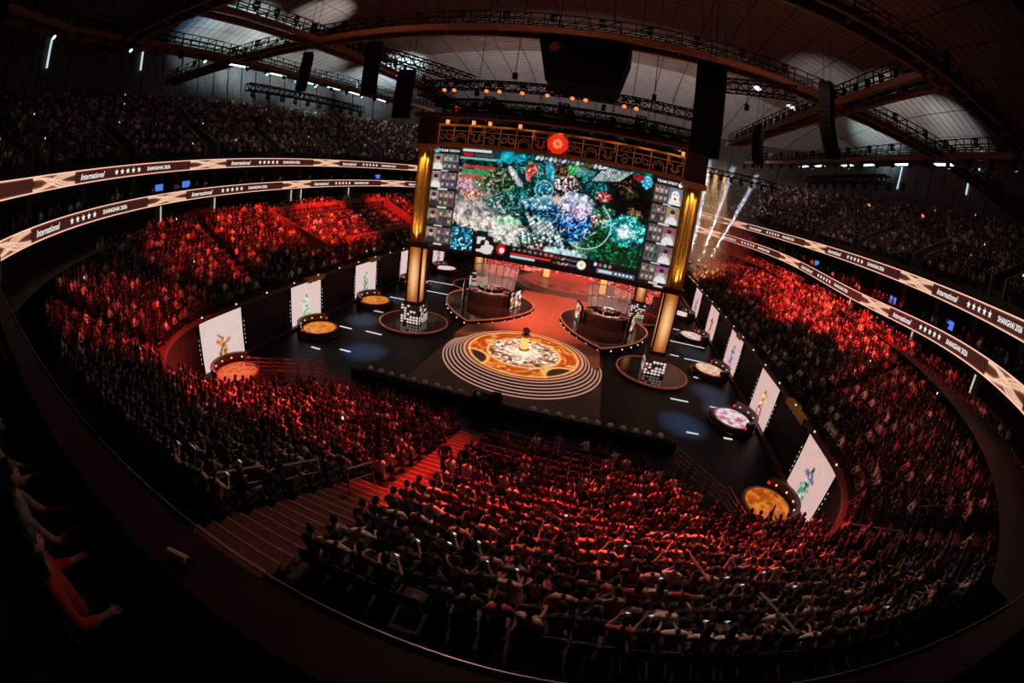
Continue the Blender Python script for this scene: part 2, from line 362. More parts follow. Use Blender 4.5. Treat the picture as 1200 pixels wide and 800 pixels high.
# hall wall: panels with standing seams, each bay a piece
OW = -.5 - DU * NU - .4
hw = tag(thing('wall_hall', None, None), kind='structure')
st = 14; k = 0
for i in range(I0, I1 - st, st):
    p0 = RIB[i] + NIN[i] * OW; p1 = RIB[i + st] + NIN[i + st] * OW; q0 = RIB[i] + NIN[i] * (OW - 3); q1 = RIB[i + st] + NIN[i + st] * (OW - 3)
    d = (p1 - p0); d = d / np.linalg.norm(d) * .12; b = MB()
    b.quad((p0[0] + d[0], p0[1] + d[1], 22.5), (p1[0] - d[0], p1[1] - d[1], 22.5), (q1[0] - d[0], q1[1] - d[1], 37), (q0[0] + d[0], q0[1] + d[1], 37))
    for fr in (.2, .4, .6, .8):                       # standing seams
        a = p0 * (1 - fr) + p1 * fr; c = q0 * (1 - fr) + q1 * fr; b.beam((a[0], a[1], 22.5), (c[0], c[1], 37), .12, .1)
    b.build('panel', M_hall, hw)
b = MB(); b.strip(offset_line(OW - .6, lambda x, y: 22.3), offset_line(OW - 3.6, lambda x, y: 37)); tag(b.build('wall_hall_backing', M_wallblk), kind='structure')
# daylight slits between wall panels
def slit(i, z0, z1, w, n):
    t = TAN[i] * w / 2
    def P(z): q = RIB[i] + NIN[i] * (OW + .35 - 3 * (z - 22.5) / 14.5); return q
    b = MB(); a, c = P(z0), P(z1)
    b.prism([(a[0] - t[0], a[1] - t[1]), (a[0] + t[0], a[1] + t[1]), (c[0] + t[0], c[1] + t[1]), (c[0] - t[0], c[1] - t[1])], 0, .01); b.v = []; b.f = []
    b.beam((a[0], a[1], z0), (c[0], c[1], z1), w, .06, up=(NIN[i][0], NIN[i][1], 0)); tag(b.build('window_%d' % n, M_slit), kind='structure')
# ceiling: shallow vault of lining with raised seams
def roof_z(x, y): return 42.0 - 0.0034 * x * x - 0.0022 * (y - 2) ** 2
GX = np.linspace(-52, 52, 41); GY = np.linspace(-48, 62, 41)
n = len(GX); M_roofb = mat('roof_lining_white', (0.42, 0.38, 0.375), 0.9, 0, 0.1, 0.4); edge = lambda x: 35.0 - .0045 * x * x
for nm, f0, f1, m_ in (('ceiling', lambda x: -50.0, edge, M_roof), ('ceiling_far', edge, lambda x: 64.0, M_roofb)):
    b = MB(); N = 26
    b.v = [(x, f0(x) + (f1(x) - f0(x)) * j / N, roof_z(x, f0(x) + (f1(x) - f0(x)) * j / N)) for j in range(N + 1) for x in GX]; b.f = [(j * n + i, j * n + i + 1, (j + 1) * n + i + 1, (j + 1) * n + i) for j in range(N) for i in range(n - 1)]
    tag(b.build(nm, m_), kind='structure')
b = MB()
for y in np.arange(-40, 60, 1.25): b.strip([(x, y - .06, roof_z(x, y) - .05) for x in GX[::2]], [(x, y + .06, roof_z(x, y) - .05) for x in GX[::2]])
for x in np.arange(-50, 51, 4): b.strip([(x - .08, y, roof_z(x, y) - .06) for y in GY[::2]], [(x + .08, y, roof_z(x, y) - .06) for y in GY[::2]])
tag(b.build('ceiling_seams', M_rib), kind='structure')

# ---- floor side walls with cap rails (hero panels are set into them)
b = MB()
for s in (-1, 1):
    pts = []
    for u in np.concatenate([np.linspace(6, 24.57, 24), [24.57 + 63]]):
        (x, y), (nx, ny), _ = bowl_pt(s * u, -.25); pts.append((x, y))
    b2 = MB(); b2.strip([(x, y, 0) for x, y in pts], [(x, y, 3.85) for x, y in pts]); tag(b2.build('wall_' + ('left' if s < 0 else 'right'), M_wallblk), kind='structure')
    c = MB()
    for p, q in zip(pts[8:], pts[9:]): c.beam((p[0], p[1], 3.98), (q[0], q[1], 3.98), .5, .28)
    tag(c.build('trim_%d' % (1 if s < 0 else 2), M_cap), kind='structure')
    c = MB()                                          # kick rail at the floor
    c.beam((s * 19.45, -22, .12), (s * 19.45, 34, .12), .45, .24); tag(c.build('baseboard_' + ('left' if s < 0 else 'right'), M_cap), kind='structure')
    for i in range(16):
        y = -22.4 + 3.5 * i
        tag(MB().ball((s * 19.55, y, 4.17), .075, 6, 4).build('cap_light', M_white), 'small white light on the maroon rail of the %s arena wall, %s from the camera' % ('left' if s < 0 else 'right', ordinal(i + 1)), 'light', 'lights along the %s wall rail' % ('left' if s < 0 else 'right'))
# ---- LED ribbons
def ribbon(nm, zf, label, phase):
    t = thing('led_ribbon', label, 'screen')
    h = MB(); h.strip(offset_line(.0, zf, -RH / 2 - .1), offset_line(.0, zf, RH / 2 + .1)); h.strip(offset_line(.0, zf, RH / 2 + .1), offset_line(-.6, zf, RH / 2 + .1)); h.strip(offset_line(.0, zf, -RH / 2 - .1), offset_line(-.6, zf, -RH / 2 - .1))
    h.build('housing', M_dark, t)
    n = I1 - I0; W_ = n * 2 + 1; Hc = 15; cv = Canvas(W_, Hc, (0.038, 0.008, 0.006))
    sA = np.linspace(ARC[I0], ARC[I1], W_)
    S = np.tile(sA, (Hc, 1)); V = np.tile(np.linspace(0, 1, Hc)[:, None], (1, W_)); per = 22.0
    ph = ((S + phase) / per) % 1
    # woven golden band once per period
    g = np.clip(1 - np.abs(ph - .86) / .13, 0, 1) ** .5
    wv = np.zeros_like(g)
    for q in (0, 1, 2):
        for sg in (-1, 1):
            c = .5 + sg * (.55 - .1 * q) * np.tanh((ph - .86 + .03 * (q - 1)) * 14) ; wv = np.maximum(wv, np.exp(-((V - c) / .07) ** 2))
    cv.mix(g * .55, (0.20, 0.065, 0.02)); cv.mix(wv * (g > 0) * .9, (1.0, 0.62, 0.42))
    cv.mix((V < .04) * 1.0, (1.0, 0.50, 0.36)); cv.mix((V > .96) * 1.0, (1.0, 0.50, 0.36)); cv.mix(((V < .1) | (V > .9)) * .22, (0.6, 0.2, 0.12))
    def fn(u, v):
        s = ARC[I0] + u * (ARC[I1] - ARC[I0]); x, y = rib_at(s, .06); z = np.array([zf(a, c) for a, c in zip(x, y)]) + (v - .5) * RH; return np.stack([x, y, z], 1)
    cv.a = cv.a[::-1] if False else cv.a
    cv.mesh('display', fn, mat_attr('ribbon_led', .5, 1.15, False), t)
    # edge light strips
    for dz in (-RH / 2, RH / 2):
        A = offset_line(.09, zf, dz - .035, st=4); Bq = offset_line(.09, zf, dz + .035, st=4); MB().strip(A, Bq).build('edge_light', M_peach, t)
    # lettering, repeated round the hall (seen from inside: text runs to the reader's right, i.e. against the arc parameter)
    s0 = ARC[I0]; L = ARC[I1]
    k = math.floor((s0 + phase) / per)
    while True:
        base = k * per - phase; k += 1
        if base > L: break
        for kind_, f in (('script', .62), ('stars', .40), ('place', .20)):
            c = base + f * per
            if c < s0 + 4 or c > L - 4: continue
            x, y = rib_at(c)
            if -16 < x < 18 and y > 30: continue
            def fnm(u, v, c=c):
                xx, yy = rib_at(c - u, .1); return xx, yy, zf(xx, yy) + v
            if kind_ == 'script': text_on('International', .62, lambda u, v: fnm(u, v - .22), 'lettering', M_white, t, shear=.35, bold=.012)
            elif kind_ == 'place': text_on('SHANGHAI 2026', .46, lambda u, v: fnm(u, v - .16), 'lettering', M_white, t, bold=.02)
            else:
                for j in range(-2, 3):
                    bb = MB(); pts = []
                    for q in range(10):
                        a = PI / 2 + q * PI / 5; r = .27 if q % 2 == 0 else .115; pts.append((j * .78 + r * math.cos(a), r * math.sin(a)))
                    bb.v = [fnm(*p) for p in pts]; bb.v.append(fnm(j * .78, 0)); bb.f = [(10, q, (q + 1) % 10) for q in range(10)]; bb.build('star', M_white, t)
    return t
ribbon('low', z_low, 'lower of the two glowing LED ribbon boards round the stands, with stars and lettering', 3.0)
ribbon('up', z_up, 'upper of the two glowing LED ribbon boards round the stands, below the top tier', 9.0)
# suite pillars and lit doors of the concourse
for i in range(I0 + 20, I1, 26):
    x, y = RIB[i] + NIN[i] * -3.4
    if abs(x) < 17 and y > 0: continue
    z0, z1 = z_low(x, y) + .35, z_up(x, y) - .5
    tag(MB().box((x, y, (z0 + z1) / 2), (.7, .7, z1 - z0), math.atan2(NIN[i][1], NIN[i][0])).build('suite_pillar', M_concl), 'square pale pillar between the dim suites behind the ribbon boards', 'pillar', 'pillars between the suites')

# ================================================================== CROWD
def loft(rings, n, cols):       # rings: (centre, axisA, axisB); returns V,F(quads),C
    V, F, C = [], [], []
    for (c, a, bq), col in zip(rings, cols):
        for i in range(n):
            t = 2 * PI * i / n; V.append(np.array(c) + np.array(a) * math.cos(t) + np.array(bq) * math.sin(t)); C.append(col)
    for j in range(len(rings) - 1):
        for i in range(n): i2 = (i + 1) % n; F.append((j * n + i, j * n + i2, (j + 1) * n + i2, (j + 1) * n + i))
    return V, F, C
SKIN, HAIR, SHIRT, PANT = 0, 1, 2, 3
def figure(lod, pose):          # low-count seated or standing spectator facing +Y, origin on the tread; colour class per vertex
    V, F, C = [], [], []
    def add(r):
        k = len(V); V.extend(r[0]); F.extend([tuple(k + i for i in f) for f in r[1]]); C.extend(r[2])
    n = 8 if lod else 6
    st = pose.get('stand', False); z0 = .9 if st else .5; le = pose.get('lean', 0.05)
    def ring(c, rx, ry): return (c, (rx, 0, 0), (0, ry, 0))
    T = [(0, .0, .16, .12), (.2, .25, .155, .11), (.42, .7, .195, .12), (.52, .9, .17, .10), (.57, 1.0, .07, .06)] if lod else [(0, 0, .16, .12), (.42, .7, .2, .12), (.56, 1.0, .08, .07)]
    add(loft([ring((0, le * q, z0 + h), a, bb) for h, q, a, bb in T], n, [SHIRT] * len(T)))
    hz = z0 + .72; hy = le * 1.15 + .015
    Hs = [(-.13, .055, .06, SKIN), (-.09, .07, .085, SKIN), (0, .085, .108, HAIR), (.07, .075, .095, HAIR), (.125, .02, .03, HAIR)] if lod else [(-.13, .06, .06, SKIN), (-.03, .09, .11, HAIR), (.08, .075, .09, HAIR), (.125, .01, .01, HAIR)]
    k0 = len(V); add(loft([ring((0, hy, hz + h), a, bb) for h, a, bb, _ in Hs], n, [c for *_, c in Hs]))
    for i in range(k0, len(V)):
        if C[i] == HAIR and V[i][1] > hy + .05 and V[i][2] < hz + .03: C[i] = SKIN
    m = 5 if lod else 4
    def limb(p, q, r0, r1, c0, c1, mid=None):
        pts = [np.array(p, float)] + ([np.array(mid, float)] if mid is not None else []) + [np.array(q, float)]
        rr = [r0, (r0 + r1) / 2, r1] if mid is not None else [r0, r1]; rings = []
        for j, pt in enumerate(pts):
            d = pts[min(j + 1, len(pts) - 1)] - pts[max(j - 1, 0)]; d /= np.linalg.norm(d); u = np.array([0, 0, 1.]) if abs(d[2]) < .9 else np.array([0, 1., 0]); a = np.cross(d, u); a /= np.linalg.norm(a); bb = np.cross(a, d); rings.append((pt, a * rr[j], bb * rr[j]))
        cl = [c0, c0, c1] if mid is not None else [c0, c1]; add(loft(rings, m, cl))
    for s in (-1, 1):
        sh = (s * .2, le * .85, z0 + .49); arm = pose.get('armL' if s < 0 else 'armR', 'lap')
        e, h = {'lap': ((s * .25, le + .1, z0 + .2), (s * .1, .36, z0 + .14)), 'phone': ((s * .22, le + .2, z0 + .24), (s * .05, le + .42, z0 + .42)), 'up': ((s * .27, le + .1, z0 + .74), (s * .22, le + .12, z0 + 1.02)), 'fold': ((s * .25, le + .14, z0 + .24), (-s * .1, le + .2, z0 + .28)), 'down': ((s * .26, 0, z0 + .2), (s * .25, .04, z0 - .05))}[arm]
        limb(sh, tuple(np.array(e) * .25 + np.array(h) * .75), .055, .042, SHIRT, SHIRT, e); limb(tuple(np.array(e) * .28 + np.array(h) * .72), h, .036, .036, SKIN, SKIN)
        if st: limb((s * .09, 0, .9), (s * .1, 0, .03), .085, .06, PANT, PANT, (s * .1, .02, .48) if lod else None)
        else:
            limb((s * .09, .0, .5), (s * .11, .44, .5), .085, .065, PANT, PANT)
            limb((s * .11, .44, .5), (s * .11, .47, .03), .062, .05, PANT, PANT)
    return np.array(V), np.array(F), np.array(C)
POSES = [dict(), dict(lean=.16), dict(armL='phone', armR='phone', lean=.1), dict(armL='fold', armR='fold', lean=-.02), dict(armR='up'), dict(lean=.2, armL='fold', armR='lap'), dict(armL='lap', armR='phone')]
FIG = {(l, i): figure(l, p) for l in (0, 1) for i, p in enumerate(POSES)}
STAND = [figure(1, dict(stand=True, armL='down', armR='down')), figure(0, dict(stand=True, armL='down', armR='phone'))]
SHIRTS = np.array([(.010, .009, .011)] * 20 + [(.035, .035, .045)] * 6 + [(.5, .48, .46)] * 4 + [(.78, .76, .73)] * 4 + [(.22, .2, .2)] * 3 + [(.35, .06, .05), (.55, .1, .07), (.05, .08, .2), (.3, .24, .15), (.5, .36, .22), (.16, .25, .2)])
SKINS = np.array([(.5, .30, .21), (.44, .26, .18), (.38, .21, .14)])
HAIRS = np.array([(.009, .008, .008)] * 5 + [(.03, .018, .012), (.05, .03, .02), (.09, .05, .03)])
PANTS = np.array([(.012, .012, .016)] * 3 + [(.03, .04, .07), (.1, .09, .08)])

places = []          # (x, y, z, heading, tier, row, order)
def aisle_at(si): return any(abs(si - a) < .62 for a in AISLES)
for k in range(N_FR):
    y = FR_Y - .35 - FR_PITCH * k; z = z_front(k)
    for s in (-1, 1):
        n = 0; x = 1.05
        while x < 19:
            X = s * x
            if in_floor(X, y, .45) and x < (XR if s > 0 else XL)[k]:
                n += 1; places.append((X, y, z, math.atan2(-X * .3, 14.0), 'floor', k, s * n))
            x += .51
for k in range(NB):
    d = DB * (k + .35)
    for s in (-1, 1):
        u = 1.05 if s > 0 else 1.75; n = 0; L = 12 + (RC + d) * PI / 2 + 62
        while u < L:
            (x, y), (nx, ny), si = bowl_pt(s * u, d)
            if in_bowl(x - nx * .5, y - ny * .5) and not aisle_at(si):
                n += 1; places.append((x, y, z_bowl(k), math.atan2(nx, ny), 'bowl', k, s * n))
            u += .51
STAIRS = [ARC[i] for i in range(I0 + 30, I1 - 20, 52)]
for k in range(NU):
    off = -.5 - DU * (k + .4); s = ARC[I0] + .4
    while s < ARC[I1]:
        x, y = rib_at(s, off); nx, ny = np.interp(s, ARC, NIN[:, 0]), np.interp(s, ARC, NIN[:, 1])
        stp = .52 * RA / (RA - off)
        if not (abs(x) < 15 and y > 20) and not (k < 6 and any(abs(s - q) < 1.15 for q in STAIRS)):
            places.append((x, y, z_u(k), math.atan2(nx, ny), 'upper', k, int(s * 10)))
        s += stp
# the media platform is cut out of the left bowl
def media(x, y): return -29.6 < x < -22.6 and -5.5 < y < 20
places = [p for p in places if not (p[4] == 'bowl' and media(p[0], p[1]))]
for x in np.arange(-28.6, -23.2, .95):
    for y in np.arange(-3.6, 18.5, .58): places.append((x, y, 3.5 + (-x - 20) * .5 - .5, PI / 2, 'bowl', 3, 999))
# gaps in the crowd
keep = []; empty_seats = []
for p in places:
    if RNG.random() < .045:
        if p[4] != 'upper': empty_seats.append(p[:4])
        continue
    x, y = p[0], p[1]
    if p[4] == 'floor' and .9 < x < 7 and -24.6 < y < -20 and RNG.random() < .62: empty_seats.append(p[:4]); continue     # empty seats beside the aisle
    if p[4] == 'bowl' and math.hypot(x + 28.2, y + 30) < 2.2: continue                              # stairwell
    keep.append(p)
places = keep
PARA_Y, PARA_Z = -38.4, 11.7
def seen(p):
    h = (p[0], p[1], p[2] + 1.2); u, v = project(h)
    if not (2 < u < 1198 and 2 < v < 798): return False
    t = (PARA_Y - CAM.y) / (h[1] - CAM.y) if h[1] != CAM.y else -1
    return not (0 < t < 1 and CAM.z + t * (h[2] - CAM.z) < PARA_Z - .02)
vis = [(math.dist((p[0], p[1], p[2] + 1), CAM), i) for i, p in enumerate(places) if p[4] != 'upper' and seen(p)]
vis.sort(); NEAR = [i for _, i in vis[:300]]; NEARSET = set(NEAR)
VS, FS, CS = [], [], []; nv = 0
def add_people(idx, lod):
    global nv
    by = {}
    for i in idx:
        by.setdefault(int(RNG.choice(len(POSES), p=[.34, .16, .14, .12, .03, .11, .10])), []).append(i)
    for pz, ids in by.items():
        V, F, C = FIG[(lod, pz)]; n = len(V); N = len(ids); P = np.array([places[i][:4] for i in ids]); h = P[:, 3] + RNG.normal(0, .22, N); sc = RNG.normal(1, .05, N); ch, sh = np.cos(h), np.sin(h)
        jit = RNG.normal(0, .035, (N, 2))
        X = (V[None, :, 0] * ch[:, None] + V[None, :, 1] * sh[:, None]) * sc[:, None] + P[:, 0, None] + jit[:, :1]
        Y = (-V[None, :, 0] * sh[:, None] + V[None, :, 1] * ch[:, None]) * sc[:, None] + P[:, 1, None] + jit[:, 1:]
        Z = V[None, :, 2] * sc[:, None] + P[:, 2, None]
        VS.append(np.stack([X, Y, Z], -1).reshape(-1, 3)); FS.append((F[None] + (np.arange(N) * n)[:, None, None]).reshape(-1, 4) + nv); nv += N * n
        pal = np.stack([SKINS[RNG.integers(len(SKINS), size=N)], HAIRS[RNG.integers(len(HAIRS), size=N)], SHIRTS[RNG.integers(len(SHIRTS), size=N)], PANTS[RNG.integers(len(PANTS), size=N)]], 1)
        CS.append(pal[:, C].reshape(-1, 3))
# heading convention: heading h turns +Y towards +X by h
rest = [i for i in range(len(places)) if i not in NEARSET]
dist = {i: math.dist(places[i][:3], CAM) for i in rest}
add_people([i for i in rest if dist[i] < 24], 1); add_people([i for i in rest if dist[i] >= 24], 0)
# people standing in the suites behind the ribbon boards
sp = []
s = ARC[I0] + 1
while s < ARC[I1]:
    for off in (-1.0, -2.2):
        if RNG.random() < .5:
            x, y = rib_at(s + RNG.random() * .5, off)
            if not (abs(x) < 15 and y > 20): sp.append((x, y, z_low(x, y) + .35 - .25, math.atan2(np.interp(s, ARC, NIN[:, 0]), np.interp(s, ARC, NIN[:, 1]))))
    s += .8
base = len(places); places += [(x, y, z, h, 'suite', 0, 0) for x, y, z, h in sp]; add_people(range(base, len(places)), 0)
cr = np_mesh('crowd', np.concatenate(VS), np.concatenate(FS), mat_attr('crowd_cloth_skin', .85), np.concatenate(CS))
tag(cr, 'packed seated crowd filling the far stands, side bowls and top tier', 'crowd', None, 'stuff')
print('PEOPLE', len(places), 'near', len(NEAR))

# ================================================================== STAGE
M_gold = mat('gold_flute', (0.62, 0.34, 0.09), 0.32, 0.7, 0.2, 3)
M_goldd = mat('gold_lattice', (0.75, 0.36, 0.12), 0.5, 0.3, 0.2, 5)
M_wood = mat('dark_lacquer', (0.05, 0.018, 0.012), 0.4, 0, 0.25, 4)
M_gloss = mat('gloss_black_stage', (0.03, 0.012, 0.010), 0.10, 0, 0.2, 3)
M_red = mat('red_stage_carpet', (0.62, 0.20, 0.13), 0.55, 0, 0.12, 2)
M_apron = mat('brown_apron', (0.10, 0.045, 0.03), 0.6, 0, 0.15, 2)
M_grey = mat('grey_step', (0.33, 0.25, 0.23), 0.45, 0, 0.1, 6)
M_lant = emis('lantern_amber', (1.0, 0.40, 0.10), 1.0)
M_orange = emis('orange_edge', (1.0, 0.26, 0.10), 0.55)
M_stepl = emis('step_edge_light', (1.0, 0.50, 0.38), 0.5)
M_redl = emis('red_led', (1.0, 0.02, 0.01), 0.75)
M_glass = bpy.data.materials.new('booth_glass'); M_glass.use_nodes = True
_g = M_glass.node_tree.nodes['Principled BSDF']; _g.inputs['Roughness'].default_value = .05; _g.inputs['Alpha'].default_value = .45; _g.inputs['Base Color'].default_value = (.85, .8, .82, 1); _g.inputs['Metallic'].default_value = .3
_n = M_glass.node_tree.nodes.new('ShaderNodeTexNoise'); _n.inputs['Scale'].default_value = 3; M_glass.node_tree.links.new(_n.outputs['Fac'], _g.inputs['Specular Tint'])
M_lcd = mat_attr('led_picture', .4, 1.0, False)
M_print = mat_attr('printed_stage', .45, 0.0, True)

# ---- big screen
SY = -5.0
scr = thing('stage_screen', 'huge game screen hanging between the two gold columns, showing a bright battle map', 'screen', (0, SY, 0))
MB().box((-.03, .25, 11.98), (20.9, .45, 9.1)).build('housing', M_dark, scr)
cv = Canvas(360, 202, (0.004, 0.045, 0.042))
r9 = np.random.default_rng(5); NZ = [cv.noise(f, 300 + f) for f in (14, 30, 62, 120, 200)]
def patch(x, y, rx, ry, c1, c2=None, thr=.5, fz=3, k=.95, rot=0.0, hard=2.2):   # a soft patch of colour with speckled second colour, like foliage or rubble
    dx, dy = cv.X - x, cv.Y - y; c, n = math.cos(rot), math.sin(rot); u = (dx * c + dy * n) / rx; v = (-dx * n + dy * c) / ry
    m = np.clip((1.05 - np.hypot(u, v) + .55 * (NZ[1] - .5) + .35 * (NZ[2] - .5)) * hard, 0, 1) * k; cv.mix(m, c1)
    if c2 is not None: cv.mix(m * np.clip((NZ[fz] * .6 + NZ[(fz + 1) % 5] * .4 - thr) * 7, 0, 1), c2)
cv.mix(np.clip(NZ[2] * 2 - .9, 0, 1) * .7, (0.01, 0.22, 0.20)); cv.mix(np.clip(NZ[1] * 2 - 1.1, 0, 1) * .7, (0.0, 0.02, 0.015))
PINKW, CREAM, TEALD, TEALB = (.78, .60, .64), (.95, .84, .76), (.0, .055, .05), (.06, .50, .50)
for a in [(.10, .36, .15, .16, PINKW, (.30, .05, .08), .5), (.15, .52, .19, .13, (.75, .66, .64), (.05, .16, .10), .48), (.05, .62, .1, .1, PINKW, (.10, .22, .10), .5), (.09, .45, .07, .05, (.62, .16, .07), (.9, .75, .6), .5),
          (.40, .2, .17, .22, TEALD, TEALB, .56, 4), (.34, .36, .12, .14, TEALD, (.04, .36, .33), .55, 4), (.27, .05, .11, .07, (.03, .55, .70), (.02, .3, .36), .55), (.20, .30, .11, .14, (.03, .09, .03), (.36, .42, .28), .52), (.27, .50, .10, .12, (.01, .10, .09), (.25, .5, .46), .54), (.30, .66, .04, .04, (.15, .75, .4)),
          (.17, .70, .22, .09, CREAM, (.7, .55, .5), .62), (.33, .79, .14, .10, (.95, .88, .82), (.55, .75, .7), .6), (.29, .65, .08, .05, (.4, .85, .55), CREAM, .55), (.43, .80, .10, .08, (.02, .16, .15), (.7, .85, .8), .52), (.49, .85, .09, .05, (.12, .04, .03), (.75, .62, .55), .5),
          (.54, .20, .08, .18, (.05, .025, .02), (.35, .18, .10), .55), (.39, .17, .03, .10, (.75, .12, .05), (.9, .45, .5), .5), (.59, .23, .10, .09, (.16, .03, .04), (.85, .8, .82), .5), (.60, .10, .04, .055, (.04, .55, .10), (.3, .85, .4), .5), (.66, .11, .05, .05, (.25, .5, .5), (.02, .1, .1), .5),
          (.70, .22, .10, .11, (.0, .09, .10), (.08, .5, .5), .52, 4), (.52, .41, .09, .06, (.95, .86, .80), (.7, .2, .25), .58), (.46, .32, .06, .06, (.03, .22, .34), (.4, .85, .95), .52), (.53, .53, .12, .15, (.01, .07, .16), (.12, .45, .65), .54), (.44, .45, .10, .06, (.10, .35, .48), (.6, .85, .95), .54),
          (.66, .60, .11, .17, (.01, .05, .36), (.10, .50, .95), .52), (.635, .43, .10, .11, (.55, .50, .90), (1.0, .92, 1.0), .46), (.64, .36, .07, .06, (.85, .9, 1.0), (.35, .5, .9), .55), (.65, .47, .06, .03, (.8, .25, .45), (.95, .8, .95), .5), (.60, .87, .13, .05, (.75, .95, 1.0), (.15, .45, .55), .58), (.70, .78, .055, .075, (.30, .62, .45), (.8, 1.0, .85), .52),
          (.90, .30, .17, .28, (.006, .004, .004), None), (.84, .12, .09, .09, (.01, .006, .006), (.2, .1, .06), .6), (.88, .22, .06, .05, (.05, .035, .015), (.62, .50, .24), .58, 4, .9, .5), (.93, .40, .06, .06, (.03, .02, .012), (.40, .27, .13), .56, 4), (.965, .09, .035, .06, (.06, .40, .60), (.2, .7, .9), .5), (.92, .06, .04, .03, (.35, .03, .03)), (.77, .29, .055, .05, (.72, .06, .06), (.95, .9, .85), .52),
          (.78, .44, .06, .07, (.02, .22, .15), (.4, .6, .4), .52), (.76, .53, .05, .07, (.18, .05, .04), (.82, .70, .62), .5), (.80, .72, .13, .17, (.0, .055, .02), (.04, .34, .13), .56), (.92, .80, .13, .16, (.0, .06, .025), (.03, .30, .16), .56), (.905, .56, .11, .15, (.02, .32, .33), (.20, .75, .72), .52), (.895, .58, .055, .065, (.45, .9, .9), (.9, 1.0, 1.0), .42), (.893, .585, .022, .03, (1.2, 1.3, 1.3), None)]: patch(*a)
for k in range(11): cv.line(.70 + .013 * k, .165 - .004 * k, .755 + .013 * k, .03, .0032, (0.72, 0.86, 0.86), .95); cv.line(.7065 + .013 * k, .163 - .004 * k, .7615 + .013 * k, .03, .0026, (.01, .03, .03), .95)
for i in range(8):
    for j in range(7):
        if r9.random() < .85: cv.blob(.395 + .021 * i + .010 * j, .56 + .030 * j + .010 * i, .010, .019, (0.80, 0.86, 0.88) if r9.random() < .75 else (.35, .5, .55), .95, 3)
cv.line(.47, .06, .50, .22, .018, (.06, .50, .66), .85); cv.line(.28, .17, .34, .30, .012, (.85, .85, .88), .8); cv.line(.235, .50, .28, .58, .006, (.85, .9, .9), .9); cv.line(.14, .56, .2, .66, .006, (.8, .75, .7), .8)
for _ in range(150):
    x, y = r9.random(2); 
    if x > .66: continue
    cv.blob(x, y, .003 + .006 * r9.random(), .004 + .008 * r9.random(), [(.95, .95, 1), (.75, .08, .10), (.02, .02, .03), (.9, .7, .8)][int(r9.integers(4))], .8, 2, r9.random() * 3)
for _ in range(46):
    x, y = .64 + .055 * r9.normal(), .55 + .12 * r9.normal(); cv.line(x, y, x + .05 * (r9.random() - .5), y + .10 * (r9.random() - .5), .0022, (.85, .95, 1.1), .85)
cv.a *= ((0.5 + .95 * NZ[4] ** 1.5) * (.42 + 1.1 * NZ[2]) * (.7 + .55 * NZ[3]))[..., None]
cv.ring(.70, .57, .125, .0026, (0.50, 0.85, 0.80), .9, -1.0, 2.2); cv.ring(.70, .57, .125, .0022, (0.50, 0.85, 0.80), .7, -9, -2.4); cv.ring(.465, .32, .045, .0035, (0.25, 0.7, 0.85), .7)
cv.rect(0, 0, .22, .09, (0.02, 0.05, 0.05), .9); cv.rect(.01, .015, .17, .04, (0.75, 0.72, 0.7), .9); cv.rect(.02, .055, .07, .085, (0.5, 0.02, 0.02)); cv.rect(.08, .055, .18, .085, (.1, .1, .1))
cv.rect(.0, .095, .2, .115, (0.3, 0.55, 0.55), .8); cv.rect(.02, .17, .2, .20, (.5, .07, .05), .8); cv.rect(.02, .21, .17, .25, (.05, .35, .12), .8); cv.rect(.02, .26, .14, .30, (.4, .1, .04), .7)
for i in range(16): c_ = r9.random(3) * .6; x_ = .40 + .0225 * i; cv.rect(x_ - .001, .008, x_ + .0205, .060, (.02, .02, .025)); cv.blob(x_ + .010, .034, .011, .026, tuple(c_ * .4 + .5 * (r9.random() < .45)), .95, 3, r9.random()); cv.blob(x_ + .010, .028, .006, .012, tuple(r9.random(3)), .9, 3)
cv.rect(0, .77, .125, 1, (0.01, 0.06, 0.10)); mm = (cv.X < .125) & (cv.Y > .78); cv.mix(mm * np.clip(cv.noise(60, 8) * 2.2 - .8, 0, 1), (0.05, 0.40, 0.58)); cv.mix(mm * (cv.noise(90, 9) > .70), (.01, .04, .07)); cv.mix(mm * (cv.noise(110, 10) > .80), (.45, .95, 1.0))
cv.rect(.125, .88, 1, 1, (0.012, 0.012, 0.016), .96); cv.rect(.125, .80, .14, 1, (.01, .01, .015)); cv.mix(((cv.X > .15) & (cv.X < .25) & (cv.Y > .83)) * .95, (.02, .02, .02)); cv.mix(((cv.X > .15) & (cv.X < .25) & (cv.Y > .84)) * (cv.noise(44, 12) > .5), (.72, .66, .64))
cv.blob(.285, .93, .028, .06, (.55, .02, .02), 1, 4); cv.blob(.29, .94, .015, .03, (.8, .75, .75), 1, 4)
for i in range(8): cv.rect(.345 + .028 * i, .895, .365 + .028 * i, .925, (.12 + .4 * (i > 5), .08, .08)); cv.blob(.355 + .028 * i, .91, .006, .01, (.4, .32, .3), .9, 3)
cv.rect(.34, .945, .55, .965, (.75, .05, .04)); cv.rect(.34, .97, .47, .99, (.35, .75, .85))
for i in range(12): cv.blob(.575 + .02 * (i % 6), .92 + .045 * (i // 6), .009, .018, [(.35, .28, .25), (.12, .18, .28), (.5, .42, .4), (.3, .08, .06)][int(r9.integers(4))], .9, 2.5, r9.random() * 3)
cv.ring(.71, .945, .017, .006, (.95, .88, .7)); cv.ring(.71, .945, .008, .005, (.95, .88, .7)); cv.rect(.79, .94, .99, .985, (.12, .16, .22)); cv.rect(.80, .95, .87, .975, (.6, .65, .7)); 
for i in range(5): cv.blob(.89 + .02 * i, .962, .007, .012, (.8, .85, .9), 1, 3)
for i in range(4): cv.blob(.78 + .025 * i, .91, .01, .02, [(.7, .7, .7), (.6, .1, .1), (.1, .5, .3), (.6, .2, .2)][i], 1, 3)
cv.a = np.clip(cv.a, 0, 1.6); cv.a = np.where(cv.a < .5, cv.a ** 1.35 * 1.27, cv.a)
